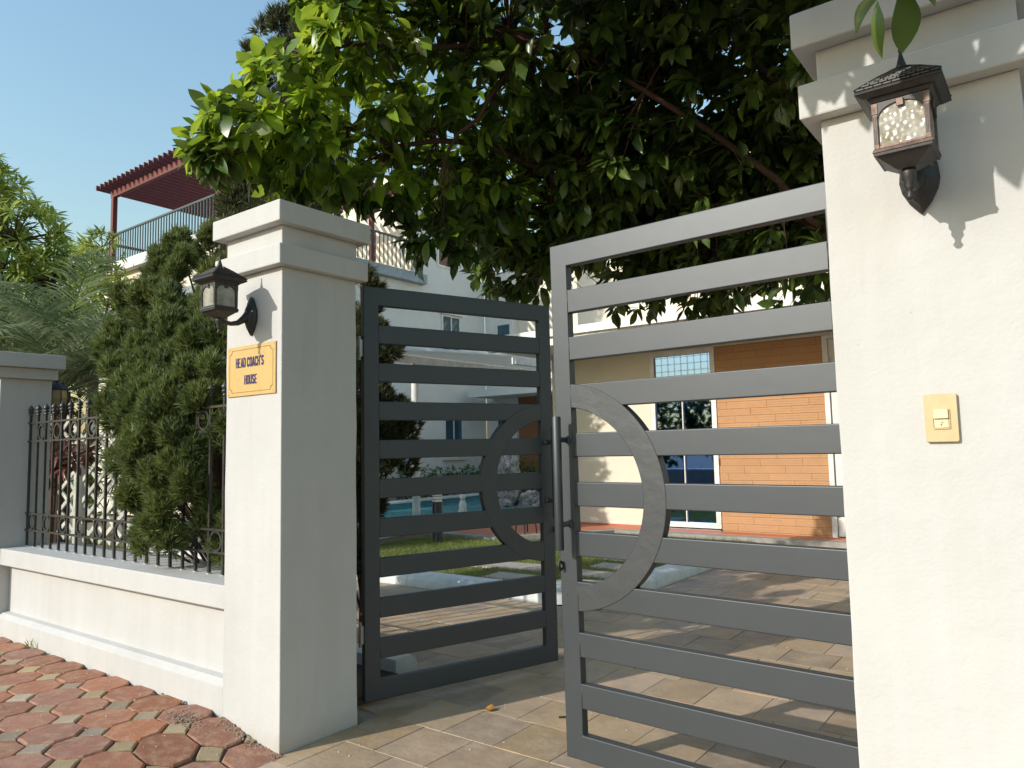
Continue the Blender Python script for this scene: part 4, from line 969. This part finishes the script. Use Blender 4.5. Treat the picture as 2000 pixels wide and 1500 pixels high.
# ---- the big broad-leaved tree over the gate
BL = [(-4.28,2.68,3.62,0.28),(-4.06,2.95,3.82,0.38),(-3.80,3.30,4.40,0.42),(-4.17,3.16,3.58,0.42),(-3.89,3.68,4.30,0.75),(-4.05,3.77,3.50,0.35),(-3.76,4.40,4.34,0.90),(-3.88,4.40,3.47,0.45),(-3.84,4.22,3.08,0.28),(-3.24,4.76,4.57,1.10),(-3.52,5.28,3.66,0.75),(-4.11,5.52,3.17,0.40),(-2.83,5.73,4.23,1.20),(-3.43,6.27,3.19,0.60),(-1.91,5.75,4.62,1.40),(-2.15,6.30,3.63,1.10),(-2.77,6.55,2.94,0.45),(-1.66,6.12,2.95,0.60),(-1.17,5.10,4.22,0.70),(-4.31,2.58,3.40,0.16),(-4.2,3.3,4.72,0.12),
      (-3.5,3.3,5.3,.8),(-2.6,3.9,5.9,1.2),(-1.4,4.2,5.9,1.2),(-.2,4.6,5.6,1.3),(-2.4,6.2,6.0,1.3),(-.4,6.5,5.8,1.4),(-1.8,2.9,5.9,.9),(-.5,3.2,5.4,.8),(-2.6,2.2,6.3,.8),(-1.2,1.7,6.2,.8),(.6,5.2,4.9,1.1),(-1.3,7.0,4.3,1.0),(-.4,6.0,3.9,.8),(-2.6,5.0,5.2,1.2),(-1.4,5.4,5.0,1.2),(-3.0,6.9,4.05,.85),(-2.0,7.4,3.95,.9),(-1.0,7.3,3.7,.8),(-3.7,6.1,4.3,.8),(-.2,7.0,3.8,.8),(-2.4,6.9,3.45,.5),(-1.5,6.9,3.4,.5),(-3.9,5.9,3.45,.45),(-3.3,6.6,3.5,.5),(-4.1,5.2,3.6,.4),(-3.7,4.6,3.6,.4),(-3.3,5.9,3.75,.6),(-3.7,5.7,3.35,.4),(-3.0,6.3,3.45,.45),(-2.7,5.2,3.9,.7),(-1.6,7.4,3.6,.8),(-2.6,7.2,3.9,.9),(-3.2,1.9,6.6,.7),(-2.0,1.2,6.9,.8),
      (-2.55,1.70,5.74,0.52),(-2.70,2.50,4.75,0.52),(-2.55,3.30,5.07,0.52),(-2.05,1.70,5.42,0.52),(-1.90,2.50,5.39,0.52),(-2.05,3.30,4.75,0.52),(-1.25,1.70,5.10,0.52),(-1.40,2.50,5.07,0.52),(-1.25,3.30,5.39,0.52),(-0.75,1.70,5.74,0.52),(-0.60,2.50,4.75,0.52),(-0.75,3.30,5.07,0.52),(0.05,1.70,5.42,0.52),(-0.10,2.50,5.39,0.52),(0.05,3.30,4.75,0.52),(0.55,1.70,5.10,0.52),(0.70,2.50,5.07,0.52),(0.55,3.30,5.39,0.52),  # unseen slab of crown above the frame, added to darken the visible part
      (-.75,1.25,3.25,.34),(-.35,1.15,3.0,.28),(-1.05,1.3,3.45,.3),(-.1,1.3,3.15,.25)]
rs = np.random.default_rng(4)
cen, dr_ = [], []
trunk_top = np.array([-.95, 6.3, 2.7])
for (x, y, z, r_) in BL:
    n = int(165*r_**2) + 9 if r_ < .6 else int(150*r_**1.8)
    for _ in range(n):
        v = rs.normal(0, 1, 3); v /= np.linalg.norm(v); rr = r_*rs.uniform(.35, 1.0)**.6
        c = np.array([x, y, z])+v*rr*np.array([1, 1, .85])
        out = v*.8+(c-trunk_top)/np.linalg.norm(c-trunk_top)*.7+np.array([0, 0, .15 if v[2] > -.2 else -.25])
        cen.append(c); dr_.append(out)
cen = np.array(cen); dr_ = np.array(dr_)
P_, X_, N_ = rosettes(cen, dr_, 8, (.55, 1.25), .38, rs)
# a sparse inner fill so the heart of the crown closes up
T_ = [curl(leaf_template(.172, w_*.86, d, f, 4, o_), a_, b_) for w_, d, f, o_, a_, b_ in ((.088, .10, .10, 1.2, .3, .4), (.078, .28, .16, 1.05, -.5, 0), (.094, .45, .08, 1.35, .6, -.4), (.082, .18, .24, 1.15, -.3, .8))]
bt_ = empty('broadleaf_tree', (-.95, 6.3, 0), 'large broad-leaved tree whose dark crown hangs over the gate', 'tree')
q = np.array(bt_.location)
sc = rs.uniform(.55, 1.2, len(P_))
cam0 = np.array([0, 0, EYE]); dd_ = P_-cam0; dep = dd_ @ np.array(fwd)
iv = (dep > .5) & (np.abs(dd_ @ np.array(rt2)) < .70*dep) & (np.abs(dd_ @ np.array(up2)) < .53*dep)
order = np.argsort(np.where(iv, dep/sc, 1e9)); big = order[:285]; rest = order[285:]
LM = []
for T in [curl(leaf_template(.172, w_*.86, d, f, 9, o_), a_, b_) for w_, d, f, o_, a_, b_ in ((.088, .10, .10, 1.2, .3, .4), (.078, .28, .16, 1.05, -.5, 0), (.094, .45, .08, 1.35, .6, -.4), (.082, .18, .24, 1.15, -.3, .8))]:
    me = npmesh('leaf', T[0], T[1], LEAF); me.polygons.foreach_set('use_smooth', np.ones(len(T[1]), bool)); LM.append(me)
sunny = (P_[:, 0] < -3.1-rs.uniform(0, .75, len(P_))) & (P_[:, 2] > 3.38) & (rs.random(len(P_)) < .8)  # leaves of the sunlit outer lobes, which get the brighter colour
sc = np.where(sunny, sc*1.06, sc)
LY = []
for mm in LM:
    my = mm.copy(); my.materials.clear(); my.materials.append(SUNLEAF); LY.append(my)
for i in big:
    x = Vector(X_[i]); n_ = Vector(N_[i]); y = n_.cross(x).normalized(); z = x.cross(y)
    M = Matrix((x, y, z)).transposed().to_4x4(); M.translation = Vector(P_[i]-q)
    o = bpy.data.objects.new('leaf', (LY if sunny[i] else LM)[int(rs.integers(0, 4))]); COL.objects.link(o); o.parent = bt_; o.matrix_local = M @ Matrix.Scale(sc[i], 4)
for k in range(8):
    ii = rest[k % 4::4]; ii = ii[sunny[ii] == (k > 3)]; kind(bake('foliage', T_[k % 4], SUNLEAF if k > 3 else LEAF, P_[ii]-q, X_[ii], N_[ii], sc[ii], bt_), 'stuff')
# trunk, limbs and twigs
def limb(a, b, sag, n, r, seed):
    a, b = Vector(a), Vector(b); out = []; rq = random.Random(seed); L_ = (b-a).length
    off = [Vector((rq.uniform(-1, 1), rq.uniform(-1, 1), rq.uniform(-1, 1)))*L_*.035 for _ in range(n+1)]
    for i in range(n+1):
        t = i/n; p = a.lerp(b, t)+Vector((0, 0, sag*math.sin(math.pi*t)))+(off[i] if 0 < i < n else Vector()); out.append(p)
    return out
tk = MB()
tk.tube(limb((-.95, 6.3, -.1), (-.95, 6.3, 2.75), 0, 6, .2, 1), [.24, .20, .175, .165, .16, .16, .17], 12)
limbs = []
for k, (e_, r_) in enumerate([((-3.3, 5.0, 3.75), .09), ((-2.9, 4.3, 4.4), .085), ((-3.9, 3.6, 3.75), .0), ((-1.9, 4.6, 4.6), .08), ((-.6, 4.6, 4.3), .075), ((-2.5, 6.3, 3.55), .07), ((.6, 5.4, 4.6), .07), ((-1.2, 3.8, 5.6), .075), ((-1.8, 6.6, 5.4), .08), ((-.3, 6.9, 5.4), .07)]):
    if r_ == 0: continue
    P0 = limb((-.95, 6.3, 2.7), e_, .18, 8, 0, 30+k); r_ *= .42; tk.tube(P0, [r_*(1-.62*i/8) for i in range(9)], 8); limbs += [(p, r_*(1-.62*i/8)) for i, p in enumerate(P0) if i > 2]
for k, (s_, e_, r_) in enumerate([(0, (-4.1, 3.1, 3.72), .035), (0, (-4.05, 4.5, 3.35), .032), (5, (-3.9, 3.0, 4.1), .03), (5, (-3.8, 3.4, 4.55), .03), (0, (-3.7, 5.6, 3.3), .03), (1, (-3.5, 3.9, 3.55), .03)]):
    st = Vector((-3.3, 5.0, 3.75)) if s_ == 0 else Vector((-2.9, 4.3, 4.4)); st = st if s_ != 1 else Vector((-2.9, 4.3, 4.4))
    P0 = limb(st, e_, .06, 6, 0, 60+k); tk.tube(P0, [r_*(1-.7*i/6) for i in range(7)], 6); limbs += [(p, r_*(1-.7*i/6)) for i, p in enumerate(P0)]
tk.v = [(a-q[0], b-q[1], c) for a, b, c in tk.v]
shade(obj('trunk', tk, BARK, bt_), 60)
LP_ = np.array([p[0] for p in limbs]); tw = MB()
for c in cen[::1]:
    j = int(np.argmin(((LP_-c)**2).sum(1))); d_ = np.linalg.norm(LP_[j]-c)
    if d_ > .9: a_ = c+(LP_[j]-c)/d_*.3
    else: a_ = LP_[j]
    mid = (Vector(a_)+Vector(c))/2+Vector(rs.normal(0, .04, 3)); tw.tube([a_, mid, c], [.005, .004, .0025], 3)
tw.v = [(a-q[0], b-q[1], c) for a, b, c in tw.v]
kind(obj('twigs', tw, BARK, bt_), 'stuff')
# the sprig that hangs before the right pier's cap, from a branch overhead
sp = []
brn = MB(); brn.tube([(-1.1, 3.7, 4.5), (-.7, 2.9, 3.75), (-.36, 2.09, 2.88), (-.28, 1.91, 2.55), (-.273, 1.88, 2.495)], [.02, .014, .008, .005, .003], 6)
brn.tube([(-.36, 2.09, 2.88), (-.18, 1.89, 2.69), (-.11, 1.85, 2.63)], [.006, .004, .003], 5); brn.tube([(-.7, 2.9, 3.75), (-.70, 2.19, 3.13), (-.68, 1.89, 2.81)], [.009, .006, .003], 5)
brn.v = [(a-q[0], b-q[1], c) for a, b, c in brn.v]; obj('twig', brn, BARK, bt_)
for (b_, x_, s_) in [((-.315, 1.99, 2.665), (-.32, -.05, -1), .9), ((-.268, 1.99, 2.69), (.16, .05, -1), 1.05), ((-.245, 2.0, 2.72), (.5, -.1, -.9), .85), ((-.295, 2.0, 2.69), (-.75, .1, -.55), .8), ((-.29, 1.99, 2.69), (.8, -.1, -.35), .8),
                     ((-.13, 1.96, 2.80), (.3, 0, -1), .8), ((-.13, 1.96, 2.80), (-.2, -.2, -1), .75), ((-.13, 1.96, 2.81), (.8, .1, -.4), .8), ((-.2, 2.0, 2.86), (-.5, 0, -.6), .8),
                     ((-.70, 2.0, 2.98), (-.4, 0, -1), .9), ((-.70, 2.0, 2.98), (.5, 0, -.9), .9), ((-.70, 2.0, 2.99), (0, -.6, -.8), .9), ((-.72, 2.1, 3.1), (.7, .1, -.5), .9), ((-.45, 2.3, 3.2), (.2, -.2, -1), .9), ((-.5, 2.4, 3.3), (-.6, 0, -.8), .9), ((-.38, 2.2, 3.05), (.6, -.1, -.6), .9)]:
    b_ = (b_[0]+.02, b_[1]-.11, b_[2]-.17); x = Vector(x_).normalized(); n_ = Vector((.9*x.x+rs.normal(0, .3), -1, .3+rs.normal(0, .3))); n_ = (n_-x*n_.dot(x)).normalized(); y = n_.cross(x).normalized(); z = x.cross(y)
    M = Matrix((x, y, z)).transposed().to_4x4(); M.translation = Vector(b_)-Vector(q)
    o = bpy.data.objects.new('leaf', LM[int(rs.integers(0, 4))]); COL.objects.link(o); o.parent = bt_; o.matrix_local = M @ Matrix.Scale(s_*.78, 4)

# ---- junipers
def spike_template(n=10, L_=.062, w_=.0085, seed=0):
    r = np.random.default_rng(seed); V, F = [], []
    for i in range(n):
        th = r.uniform(0, 6.28); e_ = r.uniform(.1, .85); l = L_*r.uniform(.5, 1); base = np.array([L_*r.uniform(0, .5), 0, 0])
        d = np.array([math.cos(e_), math.sin(e_)*math.cos(th), math.sin(e_)*math.sin(th)]); s = np.cross(d, r.normal(0, 1, 3)); s = s/np.linalg.norm(s)*w_/2
        k = len(V); V += [base-s, base+s, base+d*l]; F.append((k, k+1, k+2))
    return np.array(V), np.array(F)
SPK = [spike_template(seed=s) for s in range(3)]
SPKB = [spike_template(10, .12, .017, seed=s) for s in range(3)]
def juniper(name, label, base, lumps, n, m, seed, big=False, cat='juniper', group=None, stem=True, upw=.9, size=1.):
    e = empty(name, base, label, cat, group); r = np.random.default_rng(seed); q = np.array(base)
    A = np.array([l[3]**2 for l in lumps]); cnt = (A/A.sum()*n).astype(int)+10; P, X = [], []
    for (x, y, z, rr, *h), c in zip(lumps, cnt):
        hz = h[0] if h else 1.3
        sub = r.normal(0, 1, (max(3, int(c/(90 if not big else 40))), 3)); sub /= np.linalg.norm(sub, axis=1)[:, None]
        for i in range(c):
            s_ = sub[r.integers(len(sub))]; ctr = s_*rr*.66*np.array([1, 1, hz]); v = r.normal(0, 1, 3); v /= np.linalg.norm(v)
            p = ctr+v*rr*.42*r.uniform(.55, 1)**.5*np.array([1, 1, 1.25]); P.append(p+np.array([x, y, z]))
            X.append(v*.75+s_*.45+np.array([0, 0, upw])+r.normal(0, .25, 3))
    P, X = np.array(P)-q, np.array(X); N = r.normal(0, 1, P.shape); sc = r.uniform(.7, 1.25, len(P))*size
    TT = SPKB if big else SPK
    for k in range(3): kind(bake('foliage', TT[k], m, P[k::3], X[k::3], N[k::3], sc[k::3], e, smooth=False), 'stuff')
    if stem:
        mb = MB(); top = max(l[2] for l in lumps)-q[2]; mb.tube([(0, 0, -.05), (.03, .02, top*.5), (0, 0, top)], [.028, .02, .006], 8)
        for l in lumps:
            c = np.array(l[:3])-q; mb.tube([(0, 0, max(.1, c[2]*.45)), tuple(c*np.array([.5, .5, .8])), tuple(c)], [.012, .009, .005], 5)
        obj('trunk', mb, BARK, e)
    return e
J1 = [(-5.63,3.05,3.17,0.12,1.25),(-5.18,3.05,3.08,0.13,1.25),(-5.72,2.98,2.92,0.16,1.25),(-5.34,2.98,2.86,0.16,1.25),(-4.98,2.98,2.80,0.15,1.25),(-5.99,2.85,2.65,0.15,1.25),(-5.58,2.85,2.59,0.20,1.25),(-5.17,2.85,2.54,0.20,1.25),(-4.79,2.85,2.49,0.16,1.25),(-5.91,2.72,2.33,0.16,1.25),(-5.50,2.72,2.29,0.20,1.25),(-5.06,2.72,2.25,0.20,1.25),(-4.66,2.72,2.21,0.18,1.25),(-4.45,2.72,2.18,0.13,1.25),(-5.54,2.56,2.02,0.15,1.25),(-5.17,2.56,1.99,0.19,1.25),(-4.76,2.56,1.96,0.20,1.25),(-4.41,2.56,1.93,0.18,1.25),(-4.21,2.56,1.92,0.13,1.25),(-5.18,2.42,1.74,0.15,1.25),(-4.84,2.42,1.72,0.18,1.25),(-4.49,2.42,1.71,0.20,1.25),(-4.19,2.44,1.69,0.15,1.25),(-3.99,2.50,1.68,0.10,1.25),(-4.91,2.36,1.49,0.15,1.25),(-4.61,2.36,1.48,0.18,1.25),(-4.31,2.38,1.48,0.16,1.25),(-4.05,2.50,1.48,0.11,1.25),(-4.74,2.33,1.26,0.14,1.25),(-4.47,2.33,1.26,0.16,1.25),(-4.21,2.42,1.27,0.12,1.25),(-4.61,2.32,1.07,0.13,1.25),(-4.39,2.32,1.08,0.13,1.25),(-4.54,2.32,0.94,0.09,1.25),(-4.36,2.33,0.95,0.08,1.25),(-4.2,2.85,2.4,.13),(-4.1,2.8,2.1,.12)]
juniper('juniper', 'large bushy juniper growing through the iron fence left of the gate pier', (-4.75, 2.95, .04), [(a+.02, b_, c, d*.86, *h) for a, b_, c, d, *h in J1], 24000, JUN, 2)
juniper('juniper', 'small bright green juniper tuft low beside the left gate pier behind the fence', (-4.25, 2.75, .04), [(-4.17,2.58,1.05,.13),(-4.02,2.60,.95,.13),(-4.12,2.6,.86,.1),(-4.0,2.62,1.15,.1)], 1600, JUN, 5)
def cone(bx, by, z0, z1, r0, r1, n, seed, lean=(0, 0)):
    r = random.Random(seed); out = []
    for i in range(n):
        t = i/(n-1); rr = r0*(1-t)+r1*t; k = 3 if rr > .2 else 1
        for j in range(k):
            a_ = 2.4*i+2.1*j; o_ = rr*.55 if k > 1 else 0
            out.append((bx+lean[0]*t+o_*math.cos(a_)+r.uniform(-.04, .04), by+lean[1]*t+o_*math.sin(a_), z0+(z1-z0)*t+r.uniform(-.08, .08), rr*(.75 if k > 1 else 1)))
    return out
juniper('juniper', 'tall dark conical juniper rising against the sky left of the big tree', (-10.15, 6.75, 0), cone(-10.15, 6.75, .8, 8.35, .92, .12, 16, 1, (.1, 0)), 24000, JUN2, 8, True, size=1.15)
juniper('juniper', 'taller juniper whose top leaves the frame behind the bright leaves', (-9.3, 6.95, 0), cone(-9.3, 6.95, .8, 10.0, .95, .2, 18, 3, (0, 0)), 24000, JUN2, 9, True, size=1.15)
juniper('juniper', 'bushy olive juniper between the roof terrace and the left gate pier', (-5.9, 4.3, .04), cone(-5.9, 4.3, .6, 4.0, .50, .22, 8, 4, (.2, 0)), 12000, JUN2, 10)
J3 = [(-4.36+o*.8, 3.86+o*.6, z, r_, 1.3) for o, z, r_ in ((.03,2.84,.06),(.05,2.68,.11),(.10,2.5,.15),(.0,2.4,.15),(.15,2.25,.16),(.05,2.1,.17),(.2,2.0,.14),(.22,1.78,.17),(.05,1.75,.2),(.32,1.6,.15),(.12,1.55,.2),(.25,1.38,.16),(.05,1.3,.2),(.1,1.08,.15),(-.05,1.0,.17),(-.08,.75,.14),(-.1,.5,.12))]
juniper('juniper', 'dark loose juniper seen through the shaded gate leaf behind the left pier', (-4.36, 3.86, .02), J3, 6500, JUN2, 12)

# ---- generic leafy tree from blobs
def blob_tree(name, label, base, blobs, per, T, m, seed, nleaf, spread, droop, trunk=True, cat='tree', group=None, tr=.16):
    e = empty(name, base, label, cat, group); r = np.random.default_rng(seed); q = np.array(base); C_, D_ = [], []
    for (x, y, z, rr) in blobs:
        for _ in range(int(per*rr*rr)+4):
            v = r.normal(0, 1, 3); v /= np.linalg.norm(v); C_.append(np.array([x, y, z])+v*rr*r.uniform(.5, 1)**.5); D_.append(v+np.array([0, 0, .45]))
    C_ = np.array(C_); P, X, N = rosettes(C_, np.array(D_), nleaf, spread, droop, r)
    kind(bake('foliage', T, m, P-q, X, N, r.uniform(.75, 1.2, len(P)), e), 'stuff')
    if trunk:
        mb = MB(); zt = min(b[2] for b in blobs)-base[2]; mb.tube([(0, 0, -.1), (.05, 0, zt*.6), (0, .05, zt)], [tr, tr*.8, tr*.7], 10)
        for b in blobs: c = np.array(b[:3])-q; mb.tube([(0, .05, zt*.9), tuple((c+np.array([0, .05, zt]))/2+np.array([0, 0, .15])), tuple(c)], [tr*.45, tr*.3, tr*.12], 6)
        for c in C_[::3]:
            j = min(blobs, key=lambda b: (b[0]-c[0])**2+(b[1]-c[1])**2+(b[2]-c[2])**2); mb.tube([tuple(np.array(j[:3])-q), tuple(c-q)], [.02, .008], 3)
        obj('trunk', mb, BARK, e)
    return e
TMG = leaf_template(.24, .052, .22, .12, 4, 1)
blob_tree('mango_tree', 'leafy mango tree lit yellow green at the left edge behind the palm', (-15.2, 4.6, 0), [(-14.9,4.5,6.0,.85),(-14.1,4.78,5.15,.85),(-13.6,5.2,4.45,.55),(-14.9,4.6,4.6,1.0),(-16.0,4.0,6.2,1.3),(-15.2,4.3,3.4,1.1),(-14.1,5.1,3.7,.8),(-13.2,5.5,3.5,.6)], 130, TMG, MANGO, 31, 11, (.5, 1.3), .25)
blob_tree('mango_tree', 'darker leafy tree behind the palm at the foot of the terrace house', (-18.5, 8.0, 0), [(-17.6,7.6,5.6,.7),(-17.9,7.9,6.35,.45),(-18.8,7.6,5.9,.8),(-17.0,7.6,4.6,.9),(-18.4,7.4,4.3,1.0)], 110, TMG, MANGO, 33, 11, (.5, 1.3), .25)
blob_tree('garden_shrub', 'dense dark green shrub mass behind the fence and trellis', (-12.5, 6.4, 0), [(-12.6,5.9,1.2,.8),(-13.6,5.6,1.6,.9),(-11.9,6.3,1.5,.7),(-14.5,5.0,1.4,1.0),(-12.6,6.4,2.4,.7)], 70, leaf_template(.13, .05, .2, .1, 3, 1), BUSH, 35, 9, (.4, 1.3), .2, cat='shrub', tr=.035)
blob_tree('red_shrub', 'small red brown leaved shrub between the far lantern and the trellis', (-8.6, 3.35, .04), [(-8.55,3.35,1.55,.20),(-8.25,3.4,1.45,.18),(-8.7,3.35,1.35,.2)], 150, leaf_template(.15, .045, .3, .1, 3, 1), REDLEAF, 37, 8, (.4, 1.3), .3, cat='shrub', tr=.02)
hd = blob_tree('hedge', 'low clipped green hedge along the foot of the pale house beyond the pool', (-14.05, 15.8, .03), [(-14.05,13.6+.42*k,.42,.36) for k in range(11)]+[(-14.05,13.6+.42*k,.72,.28) for k in range(11)], 260, leaf_template(.11, .05, .1, .1, 2, 1), BUSH, 39, 6, (.4, 1.3), .1, trunk=False, cat='hedge')
blob_tree('hedge', 'short clipped green hedge beside the tall pond rock', (-13.0, 17.7, .03), [(-13.7+.35*k,17.6,.5,.33) for k in range(5)]+[(-13.7+.35*k,17.6,.85,.25) for k in range(5)], 260, leaf_template(.11, .05, .1, .1, 2, 1), BUSH, 40, 6, (.4, 1.3), .1, trunk=False, cat='hedge')

far_t = blob_tree('street_trees', 'row of trees across the street, mirrored in the blue window', (-18, -15, -.06), [(-30+3.1*k, -15+.6*math.sin(k*2.1), 2.3+.5*math.sin(k*1.7), 2.0) for k in range(8)], 38, leaf_template(.5, .26, .2, .1, 2, 1), BUSH, 51, 7, (.4, 1.3), .2, trunk=True, cat='trees', tr=.12)
# ---- palm
def palm(base, crown, nf, Lf, seed, label):
    e = empty('palm', base, label, 'palm'); r = np.random.default_rng(seed); q = np.array(base); c0 = np.array(crown)-q
    mb = MB(); mb.tube([(0, 0, -.05), (.02, 0, c0[2]*.5), tuple(c0)], [.16, .13, .12], 10); obj('trunk', mb, BARK, e)
    for k in range(nf):
        az = 2.4*k+r.uniform(-.2, .2); el = R(82-62*(k/nf)**.9)+r.uniform(-.06, .06); L_ = Lf*r.uniform(.8, 1.08); n = 26
        h = np.array([math.cos(az), math.sin(az), 0]); pts = []; p = c0.copy(); e_ = el
        for i in range(n+1): pts.append(p.copy()); p = p+(h*math.cos(e_)+np.array([0, 0, math.sin(e_)]))*L_/n; e_ -= R(2.4+1.6*i/n)*1.05
        pts = np.array(pts); V, F = [], []
        rb_ = MB(); rb_.tube([tuple(x) for x in pts[::5]], [.014*(1-.8*i/6) for i in range(len(pts[::5]))], 5)
        side = np.cross(h, [0, 0, 1.])
        for i in range(3, n+1):
            tdir = pts[i]-pts[i-1]; tdir /= np.linalg.norm(tdir); un = np.cross(side, tdir); ll = .46*math.sin(math.pi*(.12+.84*i/n))**.7*Lf/1.8
            for s_ in (-1, 1):
                for sub in (0, .5):
                    b_ = pts[i-1]+(pts[i]-pts[i-1])*(sub+r.uniform(-.1, .1)); d = tdir*.75+side*s_*.85+un*r.uniform(.05, .45); d /= np.linalg.norm(d); l = ll*r.uniform(.85, 1.1)
                    w_ = np.cross(d, un); w_ = w_/np.linalg.norm(w_)*.016; kk = len(V); dz = np.array([0, 0, -.25*l])
                    V += [b_-w_*.5, b_+w_*.5, b_+d*l*.55+w_+dz*.2, b_+d*l*.55-w_+dz*.2, b_+d*l+dz, b_+d*l+dz]; F += [(kk, kk+1, kk+2, kk+3), (kk+3, kk+2, kk+4, kk+5)]
        fr_ = link('frond', npmesh('frond', np.array(V), np.array(F), PALMM), e); obj('rib', rb_, PALMM, fr_)
    return e
palm((-12.2, 4.85, 0), (-12.2, 4.85, 2.45), 34, 2.8, 3, 'feathery grey green palm behind the shaded far left pier')
palm((-14.6, 4.4, 0), (-14.6, 4.4, 2.5), 24, 2.6, 6, 'second palm at the left frame edge under the mango tree')
